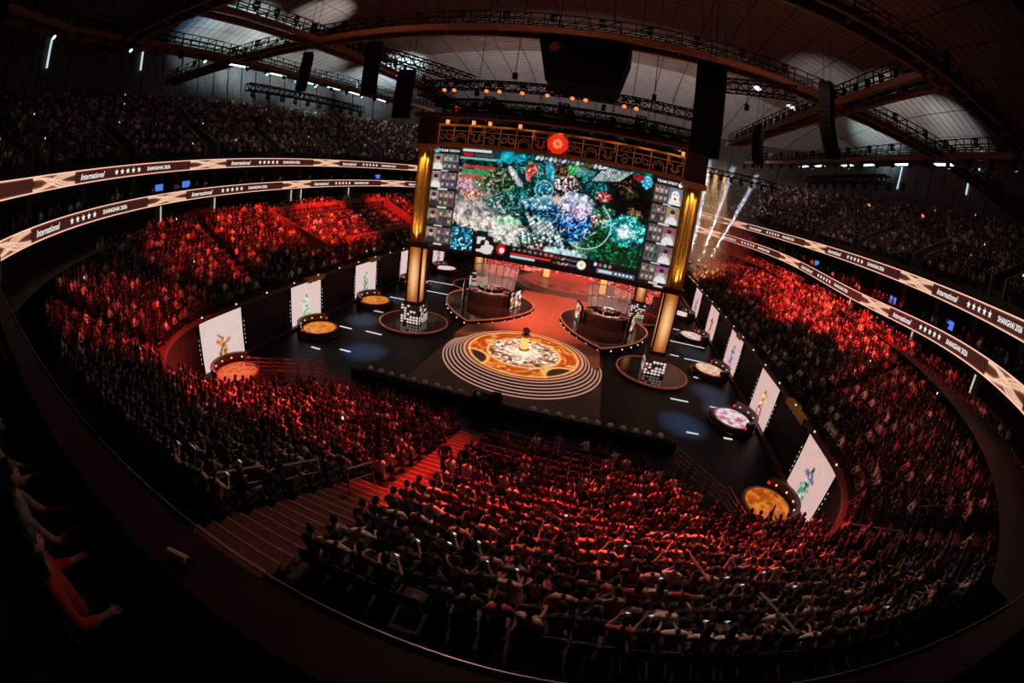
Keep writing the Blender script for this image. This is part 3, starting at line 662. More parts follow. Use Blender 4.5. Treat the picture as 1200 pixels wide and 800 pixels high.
def scr_fn(x0, x1, z0, z1, y=-.0): return lambda u, v: np.stack([x0 + (x1 - x0) * u, np.full_like(u, y), z0 + (z1 - z0) * v], 1)
cv.mesh('game_display', scr_fn(-7.95, 7.85, 7.55, 16.38), M_lcd, scr)
def cams(side):
    c = Canvas(56, 190, (0.008, 0.006, 0.007)); r = np.random.default_rng(20 + side)
    for k in range(5):
        y0 = .085 + .181 * k; y1 = y0 + .145; big = (.53, .97) if side > 0 else ((.03, .45) if k > 2 else (.03, .38)); sm = (.04, .5) if side > 0 else (big[1] + .03, .97)
        c.rect(.02, y0 - .005, .98, y1 + .005, (.10, .08, .075)); c.rect(sm[0], y0, sm[1], y1, (.05, .04, .04)); c.rect(big[0], y0, big[1], y1, (.28, .22, .21))
        for i in range(3):
            for j in range(2):
                x0 = sm[0] + (sm[1] - sm[0]) * i / 3; yy = y0 + (y1 - y0) * j / 2; c.rect(x0 + .01, yy + .004, x0 + (sm[1] - sm[0]) / 3 - .01, yy + .066, tuple((r.random(3) * .25 + .08) * (1 if j == 0 else .5))); c.blob(x0 + .07, yy + .034, .05, .026, (.62, .42, .36) if r.random() < .7 else (.05, .03, .03), .9, 3); c.blob(x0 + .07, yy + .016, .05, .016, (.03, .02, .02), .9, 3)
        bx = (big[0] + big[1]) / 2; c.rect(big[0], y0, big[1], y0 + .06, tuple(r.random(3) * .3 + .04), .8); c.blob(bx, y1, .24, .075, (.75, .73, .73) if (side > 0 or k < 2) else (.03, .03, .035), 1, 4); c.blob(bx, y0 + .06, .085, .034, (.72, .48, .40), 1, 4); c.blob(bx, y0 + .038, .095, .024, (.02, .015, .015), 1, 4); c.blob(bx, y0 + .072, .03, .008, (.45, .12, .1), 1, 2)
        if side > 0 and k == 0: c.blob(bx, y0 + .07, .15, .055, (.92, .90, .88), 1, 6); c.blob(bx - .05, y0 + .055, .025, .008, (.02, .02, .02), 1, 4); c.blob(bx + .06, y0 + .055, .025, .008, (.02, .02, .02), 1, 4); c.blob(bx, y0 + .095, .06, .014, (.6, .03, .03), 1, 4)
        c.rect(.02, y1 + .006, .98, y1 + .03, (.01, .008, .008)); c.rect(.38 - .05 * (k % 2), y1 + .010, .64 + .05 * (k % 3), y1 + .024, (.78, .74, .72), .85)
    c.a *= (.75 + .5 * c.noise(40, 30 + side))[..., None]; return c
pl = cams(-1); pl.mesh('player_display', scr_fn(-10.42, -8.05, 7.55, 16.38), M_lcd, scr)
pr_ = cams(1); pr_.mesh('player_display', scr_fn(8.0, 10.32, 7.55, 16.38), M_lcd, scr)
text_on('TEAM VISION', .30, lambda u, v: (-8.98 + u, -.03, 15.9 + v), 'lettering', M_white, scr, bold=.01)
bb = MB()
for q in range(6): a = q * PI / 3; bb.beam((-10.1, -.03, 16.0), (-10.1 + .24 * math.cos(a), -.03, 16.0 + .24 * math.sin(a)), .03, .13)
bb.build('team_emblem', emis('emblem_blue', (0.12, 0.65, 0.95), 1.0), scr)
text_on('TEAM SPIRIT', .30, lambda u, v: (8.95 + u, -.03, 15.9 + v), 'lettering', M_white, scr, bold=.015)
bb = MB(); fl = [(0, .34), (.1, .16), (.17, .05), (.15, -.12), (0, -.2), (-.15, -.12), (-.17, .05), (-.07, .12)]
bb.v = [(10.02 + x, -.03, 15.98 + z) for x, z in fl]; bb.f = [tuple(range(8))[::-1]]; bb.build('team_emblem', M_white, scr)
for x in (-8.0, 7.93): MB().box((x, -.03, 11.97), (.06, .06, 8.85)).build('divider', M_grey, scr)
MB().box((-.05, 0, 7.38), (20.9, .5, .3)).build('lower_frame', M_wood, scr)

# ---- columns
def cross_canvas(w, h, seed):
    c = Canvas(w, h, (.02, .008, .008)); r = np.random.default_rng(seed); nx, ny = 6, 7
    for i in range(nx):
        for j in range(ny):
            pr2 = .40 if j < 2 else (.55 if j < 4 else .9); col = (.72, .62, .55) if j != 4 or r.random() < .5 else (.5, .02, .02)
            if r.random() < pr2:
                x, y = (i + .5) / nx, (j + .5) / ny; c.rect(x - .078, y - .03, x + .078, y + .03, col); c.rect(x - .033, y - .065, x + .033, y + .065, col)
    return c
def make_column(cx, cy, label, seed, group=None):
    t = thing('stage_column', label, 'column', (cx, cy, 0))
    MB().lathe([(0, .26), (3.2, .26), (3.24, .2), (3.24, 0)], 48).build('round_plinth', M_gloss, t)
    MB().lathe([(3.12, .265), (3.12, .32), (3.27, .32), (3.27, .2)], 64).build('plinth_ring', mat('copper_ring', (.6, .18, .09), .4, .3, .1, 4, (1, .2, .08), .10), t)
    MB().box((0, 0, 1.19), (1.9, 1.9, 1.86)).build('base', M_wood, t)
    c = cross_canvas(44, 44, seed)
    for k in range(4):
        a = k * PI / 2; ca, sa = math.cos(a), math.sin(a)
        c.mesh('base_display', (lambda ca, sa: lambda u, v: np.stack([(u - .5) * 1.8 * ca + .97 * sa, (u - .5) * 1.8 * sa - .97 * ca, .32 + 1.74 * v], 1))(ca, sa), M_lcd, t)
    b = MB()
    for sx in (-1, 1):
        for sy in (-1, 1): b.box((sx * .62, sy * .62, 4.75), (.15, .15, 5.3))
    for z in (2.2, 7.38): b.box((0, 0, z), (1.42, 1.42, .16))
    b.build('lantern_frame', M_wood, t)
    for k in range(4):
        a = k * PI / 2; ca, sa = math.cos(a), math.sin(a); cc = Canvas(10, 48, (.20, .035, .005)); cc.mix(np.clip(1.25 - np.hypot((cc.X - .5) * 2.1, (cc.Y - .5) * 2.0), 0, 1) * 1.0, (.85, .30, .06)); cc.mix(np.clip(1 - np.hypot((cc.X - .5) * 2.6, (cc.Y - .5) * 2.2), 0, 1), (1.0, .70, .36)); cc.mix(cc.noise(4, 40 + k) * .25, (.6, .18, .03))
        cc.mesh('lantern_panel', (lambda ca, sa: lambda u, v: np.stack([(u - .5) * 1.06 * ca + .6 * sa, (u - .5) * 1.06 * sa - .6 * ca, 2.3 + 5.0 * v], 1))(ca, sa), M_lcd, t)
    MB().box((0, 0, 7.62), (1.9, 1.9, .36)).build('band', M_wood, t)
    # fluted gold shaft: each flute is a part
    for k in range(4):
        a = k * PI / 2; ca, sa = math.cos(a), math.sin(a)
        for j in (-1, 0, 1):
            b = MB(); cx_, cy_ = j * .38, -.56
            prof = [(.17 * math.cos(q), -.17 * math.sin(q)) for q in np.linspace(0, PI, 9)]
            A = [((cx_ + x) * ca - (cy_ + y) * sa, (cx_ + x) * sa + (cy_ + y) * ca, 7.8) for x, y in prof]; Bq = [(x, y, 16.0) for x, y, _ in A]; b.strip(A, Bq); b.build('flute', M_gold, t, smooth=True)
    MB().box((0, 0, 11.9), (1.16, 1.16, 8.2)).build('shaft', M_gold, t)
    MB().box((0, 0, 16.22), (2.0, 2.0, .44)).build('capital', M_goldd, t)
    MB().box((0, 0, 17.65), (1.75, 1.75, 2.45)).build('head_block', M_wood, t)
    return t
COLS = [(-11.0, -4.75), (11.0, -4.75), (-10.2, 12.5), (10.2, 12.5)]
make_column(*COLS[0], 'gold fluted column with glowing lantern shaft, left of the hanging screen', 3)
make_column(*COLS[1], 'gold fluted column with glowing lantern shaft, right of the hanging screen', 4)
make_column(*COLS[2], 'rear column behind the left player booth, only its lit base showing below the screen', 5)
make_column(*COLS[3], 'rear column behind the right player booth, its lantern showing below the screen', 6)
for cx, cy in COLS[:2]:                        # lamps that graze the gilding from below and above
    for dx, dy in ((0, -1), (-np.sign(cx), 0)):
        for zz, tz, pw in ((7.95, 16, 1700), (15.9, 7, 2300)):
            spot((cx + dx * 1.0, cy + dy * 1.0, zz), (cx + dx * .62, cy + dy * .62, tz), (1.0, .62, .22), pw, 70, 1.0, .08, 'column_lamp')

# ---- frieze above the screen
fr = thing('frieze', 'gilded lattice frieze of cloud motifs above the hanging screen', 'frieze', (0, SY - .35, 0))
MB().box((0, .25, 17.3), (20.2, .1, 1.75)).build('backboard', M_dark, fr)
MB().box((0, -.05, 16.52), (20.2, .35, .3)).build('lower_beam', mat('lit_lower_beam', (.32, .09, .05), .5, .2, .1, 4), fr)
MB().box((0, -.0, 18.25), (20.2, .3, .18)).build('upper_beam', M_goldd, fr)
MB().box((0, .1, 19.1), (24.6, 1.2, .35)).build('top_beam', M_cap, fr)
NBAY = 15; bw = 20.0 / NBAY
for i in range(NBAY + 1): MB().box((-10 + i * bw, -.02, 17.4), (.09, .12, 1.6)).build('post', M_goldd, fr)
def arc(cx, cz, r, a0, a1, n=8): return [(cx + r * math.cos(a0 + (a1 - a0) * i / n), 0, cz + r * math.sin(a0 + (a1 - a0) * i / n)) for i in range(n + 1)]
for i in range(NBAY):
    if i == 7: continue
    cx = -10 + (i + .5) * bw; b = MB(); t_ = i % 4; r = .035
    b.path([(cx - bw / 2, 0, 17.75), (cx + bw / 2, 0, 17.75)], r, 4)
    if t_ == 0:
        for sx in (-1, 1): b.path(arc(cx + sx * .28, 17.2, .22, 0, 2 * PI), r, 4); b.path([(cx + sx * .6, 0, 17.0), (cx + sx * .28, 0, 16.98)], r, 4)
        b.path([(cx, 0, 17.75), (cx, 0, 17.35)], r, 4)
    elif t_ == 1:
        b.path(arc(cx, 17.1, .42, 0, PI), r, 4); b.path(arc(cx, 17.1, .22, 0, PI), r, 4); b.path([(cx - .6, 0, 17.1), (cx - .42, 0, 17.1), (cx - .42, 0, 16.75)], r, 4); b.path([(cx + .6, 0, 17.1), (cx + .42, 0, 17.1), (cx + .42, 0, 16.75)], r, 4)
    elif t_ == 2:
        b.path([(cx - .5, 0, 18.1), (cx - .5, 0, 17.5), (cx - .2, 0, 17.5), (cx - .2, 0, 17.0), (cx + .2, 0, 17.0), (cx + .2, 0, 17.5), (cx + .5, 0, 17.5), (cx + .5, 0, 18.1)], r, 4); b.path(arc(cx, 17.2, .36, PI, 2 * PI), r, 4)
    else:
        b.path([(cx - .6, 0, 17.3), (cx - .25, 0, 17.3), (cx, 0, 17.62), (cx + .25, 0, 17.3), (cx + .6, 0, 17.3)], r, 4); b.path(arc(cx, 17.0, .2, 0, 2 * PI), r, 4); b.path([(cx - .4, 0, 17.9), (cx, 0, 18.1), (cx + .4, 0, 17.9)], r, 4)
    b.build('lattice', M_goldd, fr)
em = thing('round_emblem', 'glowing red scalloped round emblem at the middle of the gilded frieze', 'emblem', (.05, SY - .62, 17.4))
pts = []
for q in range(48): a = q * 2 * PI / 48; r = .78 + .06 * abs(math.sin(a * 4)); pts.append((r * math.cos(a), r * math.sin(a)))
b = MB(); b.v = [(x, y_, z) for y_ in (0, .12) for x, z in pts]; b.f = [tuple(range(47, -1, -1)), tuple(range(48, 96))] + [(i, (i + 1) % 48, 48 + (i + 1) % 48, 48 + i) for i in range(48)]
b.build('disc', M_redl, em)
b = MB()
for a in range(8): q = a * PI / 4; b.beam((.12 * math.cos(q), -.03, .12 * math.sin(q)), (.42 * math.cos(q), -.03, .42 * math.sin(q)), .05, .05)
for p, q in (((-.3, -.3), (.3, .3)), ((-.3, .3), (.3, -.3))): pass
b.path([(.3 * math.cos(a), -.03, .3 * math.sin(a)) for a in np.linspace(0, 2 * PI, 17)], .03, 4); b.build('motif', emis('motif_gold', (1, .45, .15), 1.0), em)
for i, x in enumerate((-9.3, -7.0, -5.6, -3.1, 9.8)):
    tag(MB().box((x, SY - .5, 18.5), (.22, .3, .34)).build('lamp_can', M_lant), 'small amber lamp standing on the frieze, %s from its left end' % ordinal(i + 1), 'lamp', 'lamps on the frieze')
for x in np.arange(-9.2, 9.5, 2.3): spot((x, SY - 2.2, 18.9), (x, SY - .2, 17.2), (1.0, .50, .18), 70, 75, 1.0, .1, 'frieze_lamp')

# ---- floor pieces
def flat(name, poly, z0, z1, m, label, cat): return tag(MB().prism(poly, z0, z1).build(name, m), label, cat)
flat('stage_apron', [(-6.6, -15.6), (6.8, -15.6), (6.6, -3.2), (-6.6, -3.2)], 0.0, .05, M_apron, 'brown stage apron under the round steps', 'stage floor')
# red runway between the booths, concave where it meets them
PX, PYc, PR = 6.3, 4.8, 4.75
def pod_side(sg):
    q = [( (PR + .18) * math.cos(a), (PR + .18) * math.sin(a)) for a in np.linspace(math.radians(-20), math.radians(62), 16)]
    t0 = [((1 - t) ** 2 * .1 + 2 * t * (1 - t) * 3.7 + t * t * q[0][0], (1 - t) ** 2 * (-PYc - 3.3) + 2 * t * (1 - t) * -5.2 + t * t * q[0][1]) for t in np.linspace(0, 1, 12)]
    return [(sg * (-PX + x), PYc + y) for x, y in t0 + q[1:]]
rw = [(-6.35, -6.2)] + pod_side(1) + [(-4.2, 13.5)]
rw += [(4.2, 13.5)] + pod_side(-1)[::-1] + [(6.35, -7.2)]
flat('runway', rw, .05, .5, M_red, 'broad red runway curving between the two booths to the round stage', 'stage floor')
rp = thing('rear_stage', 'raised round red rear stage with grey steps, below the hanging screen', 'stage', (.4, 20.5, 0))
for i, (r, z) in enumerate(((7.2, .55), (6.9, .68), (6.6, .81), (6.3, .94))): MB().lathe([(r - .34, z), (r, z), (r, 0)], 72).build('step', M_grey, rp)
MB().lathe([(0, .96), (6.0, .96), (6.0, .5)], 72).build('deck', mat('red_deck', (.55, .24, .20), .4, 0, .15, 1.5), rp)
def glyph(b, x, y, s):
    for a, c, d, e in ((-.5, .3, .5, .3), (-.3, .5, -.3, -.5), (0, .5, 0, 0), (.3, .5, .3, -.4), (-.5, 0, .5, 0), (-.4, -.4, .4, -.4)): b.beam((x + a * s, y + c * s, .975), (x + d * s, y + e * s, .975), .1 * s, .01)
for k, (x, y) in enumerate(((-1.6, -4.2), (.4, -4.4), (2.6, -4.0), (-3.2, -3.6))):
    b = MB(); glyph(b, x, y, 1.0); b.build('floor_glyph', M_wood, rp)
# back curtain with rows of lights, and lanterns
bc = thing('light_curtain', 'glowing red light curtain closing the rear of the stage', 'curtain', (0, 27.9, 0))
c = Canvas(150, 40, (.30, .012, .012)); c.mix(c.noise(18, 3) * .5, (.55, .03, .02)); c.mix((c.Y > .55) * np.clip(c.noise(60, 5) * 1.8 - .7, 0, 1), (.95, .25, .18)); c.mix((c.noise(110, 6) > .86) * (c.Y > .3), (1, .75, .65)); c.mix((c.Y < .3) * .5, (.1, .0, .0))
c.mesh('display', lambda u, v: np.stack([-15 + 30 * u, -4 * np.cos((u - .5) * PI) * 0 - .05 + 0 * u, .1 + 4.2 * v], 1), mat_attr('red_curtain_led', .6, 1.25, False), bc); MB().box((0, .2, 2.2), (30.4, .3, 4.5)).build('frame', M_dark, bc)
for wx in (-9.9, 10.1):
    c.mesh('wing_display', (lambda wx: lambda u, v: np.stack([wx + 6.0 * (u - .5), np.full_like(u, -6.4), .1 + 3.0 * v], 1))(wx), mat_attr('red_curtain_led', .6, 1.25, False), bc); MB().box((wx, -6.2, 1.6), (6.2, .3, 3.2)).build('wing_frame', M_dark, bc)
for k, (x, y, h, lab) in enumerate(((-9.6, 23.2, 4.0, 'left of the three'), (-2.75, 21.6, 2.5, 'middle of the three'), (5.57, 17.7, 2.9, 'right of the three'))):
    t = thing('floor_lantern', 'square amber floor lantern on the rear stage, %s' % lab, 'lantern', (x, y, .97 if k else 0))
    b = MB()
    for sx in (-1, 1):
        for sy in (-1, 1): b.box((sx * .5, sy * .5, h / 2), (.12, .12, h))
    b.box((0, 0, h), (1.3, 1.3, .12)); b.box((0, 0, .06), (1.2, 1.2, .12)); b.build('frame', M_goldd, t); MB().box((0, 0, h / 2), (.9, .9, h - .25)).build('panel', emis('lantern_glow', (1, .5, .13), 1.15), t)
for k, (x, y) in enumerate(((-8.3, 26.5), (8.7, 22.0))):
    pass

# ---- booths
def pod(s, label):
    t = thing('player_booth', label, 'booth', (s * PX, PYc, 0))
    a = np.linspace(math.radians(-20), math.radians(200), 44); ol = [(PR * math.cos(q), PR * math.sin(q)) for q in a]
    def qb(p0, c, p1, n): return [((1 - t) ** 2 * p0[0] + 2 * t * (1 - t) * c[0] + t * t * p1[0], (1 - t) ** 2 * p0[1] + 2 * t * (1 - t) * c[1] + t * t * p1[1]) for t in np.linspace(0, 1, n)]
    tip = (0, -PYc - 3.1); A0, A1 = ol[-1], ol[0]; ol = ol + qb(A0, (-3.55, -5.1), tip, 12)[1:] + qb(tip, (3.55, -5.1), A1, 12)[1:-1]
    MB().prism(ol, 0, .72).build('platform', M_gloss, t)
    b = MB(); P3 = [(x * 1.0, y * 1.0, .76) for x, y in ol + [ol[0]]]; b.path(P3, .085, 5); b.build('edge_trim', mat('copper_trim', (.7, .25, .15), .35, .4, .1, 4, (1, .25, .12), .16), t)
    ol2 = [(x * 1.0, y * 1.0) for x, y in ol]
    b = MB(); step = 0; acc = 0
    for (x0, y0), (x1, y1) in zip(ol2, ol2[1:] + ol2[:1]):
        L = math.hypot(x1 - x0, y1 - y0); nseg = max(1, int(L / 1.0)) if L > 1 else 1; acc += L
        if L > 1 or acc > 1.3:
            for q in range(nseg): f = (q + .5) / nseg; b.ball((x0 + (x1 - x0) * f, (y0 + (y1 - y0) * f) - .0, .40), .085, 6, 4)
            acc = 0
    tag(b.build('edge_bulb', M_white, t), None, None, None, 'stuff')
    # drum: dark curved front wall made of panels, glass behind, LED wings
    r = 2.55
    for k in range(7):
        q0 = math.radians(205 + k * 130 / 7); q1 = math.radians(205 + (k + 1) * 130 / 7 - .8); b = MB()
        p = [(r * math.cos(q0), r * math.sin(q0)), (r * math.cos(q1), r * math.sin(q1)), ((r - .12) * math.cos(q1), (r - .12) * math.sin(q1)), ((r - .12) * math.cos(q0), (r - .12) * math.sin(q0))]; b.prism(p, .72, 2.0); b.build('wall_panel', M_wood, t)
    MB().lathe([(0, 1.2), (2.4, 1.2), (2.4, .72)], 32).build('inner_deck', M_wood, t)
    MB().lathe([(1.1, 1.95), (1.75, 1.95), (1.75, 1.88), (1.1, 1.88), (1.1, 1.95)], 24, (0, 0, 0), math.radians(200), math.radians(340)).build('desk', M_grey, t)
    for k in range(5):
        q = math.radians(215 + k * 27.5); b = MB(); x, y = 1.45 * math.cos(q), 1.45 * math.sin(q)
        b.box((x, y, 2.22), (.62, .05, .36), q + PI / 2); b.box((x, y, 2.0), (.08, .08, .1), q); b.build('monitor', M_dark, t)
        MB().box((x - .03 * math.cos(q), y - .03 * math.sin(q), 2.22), (.56, .02, .31), q + PI / 2).build('monitor_face', emis('monitor_glow', (.7, .8, 1), .5), t)
        b = MB(); x, y = .7 * math.cos(q), .7 * math.sin(q); b.box((x, y, 1.66), (.5, .5, .1), q); b.box((x - .24 * math.cos(q), y - .24 * math.sin(q), 2.05), (.1, .5, .8), q); b.tube((x, y, 1.2), (x, y, 1.62), .05); b.build('chair', mat('chair_white', (.55, .5, .5), .5, 0, .1, 5), t)
    for k in range(7):                                  # leaning glass panes of the rear half
        q0 = math.radians(25 + k * 130 / 7); q1 = math.radians(25 + (k + 1) * 130 / 7 - 1.5); b = MB(); ra, rb = 2.35, 2.75
        b.quad((ra * math.cos(q0), ra * math.sin(q0), 1.9), (ra * math.cos(q1), ra * math.sin(q1), 1.9), (rb * math.cos(q1), rb * math.sin(q1), 4.3), (rb * math.cos(q0), rb * math.sin(q0), 4.3)); b.build('pane', M_glass, t)
        b = MB(); b.beam((ra * math.cos(q0), ra * math.sin(q0), 1.2), (rb * math.cos(q0), rb * math.sin(q0), 4.35), .07); b.build('mullion', M_rail, t)
    for z, rr in ((1.9, 2.35), (3.1, 2.55), (4.33, 2.76)): MB().path([(rr * math.cos(q), rr * math.sin(q), z) for q in np.linspace(math.radians(25), math.radians(155), 14)], .05, 4).build('glass_rail', M_rail, t)
    c = Canvas(40, 26, (.10, .05, .04)); rr9 = np.random.default_rng(60 + s)
    for _ in range(34): x, y = rr9.random(2); c.blob(x, y, .06 + .1 * rr9.random(), .08 + .12 * rr9.random(), [(.95, .9, .85), (.75, .35, .15), (.02, .015, .015), (.5, .05, .04), (.8, .7, .6)][int(rr9.integers(5))], .9, 2.5, rr9.random() * 3)
    for sg in (-1, 1):
        q = math.radians(270 + sg * 74); cx, cy = 3.1 * math.cos(q), 3.1 * math.sin(q); tx, ty = -math.sin(q), math.cos(q)
        if sg > 0 and s < 0 or sg < 0 and s > 0 or True:
            c.mesh('wing_display', (lambda cx, cy, tx, ty: lambda u, v: np.stack([cx + tx * (u - .5) * 2.4, cy + ty * (u - .5) * 2.4, .8 + 1.75 * v], 1))(cx, cy, tx, ty), M_lcd, t)
            b = MB(); n_ = (math.cos(q), math.sin(q)); b.prism([(cx - tx * 1.25 - n_[0] * .06, cy - ty * 1.25 - n_[1] * .06), (cx + tx * 1.25 - n_[0] * .06, cy + ty * 1.25 - n_[1] * .06), (cx + tx * 1.25 - n_[0] * .25, cy + ty * 1.25 - n_[1] * .25), (cx - tx * 1.25 - n_[0] * .25, cy - ty * 1.25 - n_[1] * .25)], .72, 2.6); b.build('wing', M_dark, t)
pod(-1, 'player booth with glass screen and curved dark wall, left of the red runway')
pod(1, 'player booth with glass screen and curved dark wall, right of the red runway')

# ---- round centre stage
cs = thing('round_stage', 'round centre stage with lit steps and an orange ornamental disc', 'stage', (.15, -7.7, 0))
for i in range(6):
    r = 5.12 + .27 * i; z = .66 - .11 * i
    st_ = MB().lathe([(r - .29, z), (r, z), (r, 0.05)], 96).build('step', mat('step_tread', (.20, .12, .10), .45, 0, .1, 4), cs)
    MB().lathe([(r - .10, z + .004), (r + .012, z + .004), (r + .012, z - .03)], 96).build('edge_light', M_stepl, st_)
NTH, NRr = 220, 80; th = np.linspace(0, 2 * PI, NTH); rr = np.linspace(0, 1, NRr); TH, RRr = np.meshgrid(th, rr); Xn, Yn = RRr * np.cos(TH), RRr * np.sin(TH)
cv2 = Canvas(NTH, NRr); cv2.X = (Xn + 1) / 2; cv2.Y = (1 - Yn) / 2; cv2.a[:] = (.48, .075, .008)
def nz2(f, sd):
    r = np.random.default_rng(sd); g = r.random((f + 3, f + 3)); x, y = cv2.X * f, cv2.Y * f; i, j = x.astype(int), y.astype(int); fx, fy = x - i, y - j
    return (g[j, i] * (1 - fx) + g[j, i + 1] * fx) * (1 - fy) + (g[j + 1, i] * (1 - fx) + g[j + 1, i + 1] * fx) * fy
swirl = np.sin(TH * 9 + 9 * nz2(9, 3) + RRr * 22) ; cv2.mix(np.clip(swirl, 0, 1) * .75, (.90, .27, .03)); cv2.mix(np.clip(np.sin(RRr * 60 + 6 * nz2(14, 5)) - .2, 0, 1) * .75, (.10, .012, .003)); cv2.mix((nz2(26, 8) > .76) * .8, (1.0, .50, .13)); cv2.mix((nz2(18, 9) > .78) * .8, (.6, .02, .01))
for a0 in (math.radians(-142), math.radians(-38)):     # dark cloud cut-outs at the front
    d = np.hypot(Xn - .98 * math.cos(a0), Yn - .98 * math.sin(a0)); cv2.mix((d < .30) * 1.0, (.03, .012, .01)); cv2.mix(np.exp(-((d - .32) / .025) ** 2), (1.0, .5, .12)); cv2.mix((d < .2) * (nz2(24, 4) > .6) * .5, (.3, .08, .03))
cv2.mix((RRr > .93), (.10, .03, .02)); cv2.mix(np.exp(-((RRr - .90) / .018) ** 2), (1.0, .45, .12)); cv2.mix(np.exp(-((RRr - .985) / .02) ** 2), (.85, .35, .2))
inner = RRr < .60; cv2.mix(inner, (.36, .14, .06)); fl = np.sin(TH * 12 + 16 * nz2(12, 11)) * np.sin(RRr * 46 + 10 * nz2(14, 12)); cv2.mix(inner * np.clip(fl * 2, 0, 1), (.85, .58, .36)); cv2.mix(inner * (nz2(44, 14) > .66), (1.0, .92, .8)); cv2.mix(inner * (nz2(40, 15) > .66), (.16, .04, .02)); cv2.mix(np.exp(-((RRr - .60) / .02) ** 2), (1.0, .55, .18))
cv2.mix(np.clip(1 - RRr / .35, 0, 1) ** .8 * .8, (1.2, 1.05, .85))
def pol(u, v): return None
P = np.stack([Xn.ravel() * 4.86, Yn.ravel() * 4.86, np.full(Xn.size, .70)], 1); ii = np.arange(NTH * NRr).reshape(NRr, NTH); Fq = np.stack([ii[:-1, :-1], ii[1:, :-1], ii[1:, 1:], ii[:-1, 1:]], -1).reshape(-1, 4)
np_mesh('disc_display', P, Fq, mat_attr('disc_led', .4, .95, True), cv2.a.reshape(-1, 3), cs)
MB().lathe([(4.86, .70), (4.9, .74), (4.96, .74), (4.96, .5)], 96).build('rim', M_goldd, cs)
tp = thing('trophy_plinth', 'glowing amber cylinder plinth at the middle of the round stage', 'plinth', (.0, -7.1, .70))
MB().lathe([(0, 0), (.42, 0), (.42, .1), (.3, .12), (.3, 1.15), (.4, 1.18), (.4, 1.28), (0, 1.28)], 20).build('body', M_goldd, tp); MB().lathe([(.315, .15), (.315, 1.1)], 20).build('glow_band', emis('plinth_glow', (1, .55, .12), 1.2), tp)
ty = thing('trophy', 'dark round shield trophy standing on the amber plinth', 'trophy', (.0, -7.1, 1.98))
b = MB(); b.lathe([(.0, -.05), (.22, -.04), (.30, .0), (.22, .04), (0, .05)], 20); b.v = [(x, z, .36 + y) for x, y, z in b.v]; b.build('shield', mat('trophy_bronze', (.2, .12, .06), .35, .8, .2, 5), ty); MB().lathe([(.14, 0), (.14, .05), (.05, .1), (0, .1)], 14).build('foot', M_dark, ty)

# ---- hero panels on the side walls, and podiums in front of them
heroL = [((.85, .45, .08), (.55, .15, .06), 0), ((.25, .55, .15), (.75, .75, .70), 1), ((.05, .25, .22), (.55, .6, .3), 2), ((.1, .1, .12), (.3, .3, .3), 3), ((.04, .04, .05), (.3, .3, .3), 4)]
heroR = [((.03, .30, .18), (.20, .12, .28), 5), ((.55, .06, .05), (.75, .6, .2), 6), ((.12, .13, .40), (.25, .28, .5), 7), ((.6, .05, .08), (.12, .1, .15), 8), ((.10, .05, .06), (.4, .08, .08), 9)]
def hero(c1, c2, sd):
    c = Canvas(66, 60, (.74, .56, .53) if sd < 5 else (.70, .45, .41)); c.mix(np.clip(np.hypot(c.X - .5, c.Y - .45) * .9, 0, 1) * .35, (.62, .40, .40)); c.a *= (.93 + .14 * c.noise(50, sd))[..., None]; r = np.random.default_rng(100 + sd)
    cx, top, bot = .5, .34, .80
    if sd == 0: top = .5; bot = .95
    # a generic figure: head, trunk, limbs, a prop
    for sx in (-1, 1): c.line(cx, .60, cx + sx * (.05 + .05 * r.random()), bot, .04, c1); c.line(cx, top + .10, cx + sx * (.10 + .05 * r.random()), .52 + .12 * (r.random() - .5), .032, c2)
    c.blob(cx, (top + .66) / 2, .075, .17, c1, 1, 3); c.blob(cx + .01, top + .12, .09, .08, c2, 1, 3); c.blob(cx, top, .04, .05, tuple(x * .3 for x in c1), 1, 3)
    a = r.random() * PI; c.line(cx + .03, .5, cx + .03 + .17 * math.cos(a), .5 - .2 * abs(math.sin(a)), .016, tuple(x * .5 for x in c2))
    for _ in range(26): x, y = cx + .055 * r.normal(), (top + bot) / 2 + .11 * r.normal(); c.blob(x, y, .035, .03, [c1, c2, (.03, .03, .03), (.8, .8, .75)][int(r.integers(4))], .9, 2.5, r.random() * 3)
    return c
PODC = [((1.0, .18, .05), (.9, .08, .03)), ((1.0, .34, .03), (.65, .11, .008)), ((1.0, .34, .03), (.65, .12, .01)), ((1.0, .6, .4), (.9, .3, .2)), ((1.0, .85, .8), (1, .6, .55))], [((.95, .26, .02), (.45, .06, .004)), ((1.0, .85, .9), (.6, .1, .2)), ((1.0, .72, .55), (.9, .35, .15)), ((1.0, .8, .75), (.8, .25, .2)), ((1.0, .92, .9), (1, .6, .5))]
SIDE = {-1: 'left', 1: 'right'}; NEARW = ['nearest the camera', 'second from the camera', 'third from the camera', 'fourth from the camera', 'farthest from the camera']
PY_ = {-1: (-21.6, -11.5, -1.85, 8.0, 18.0), 1: (-21.4, -11.4, -1.9, 8.2, 18.2)}
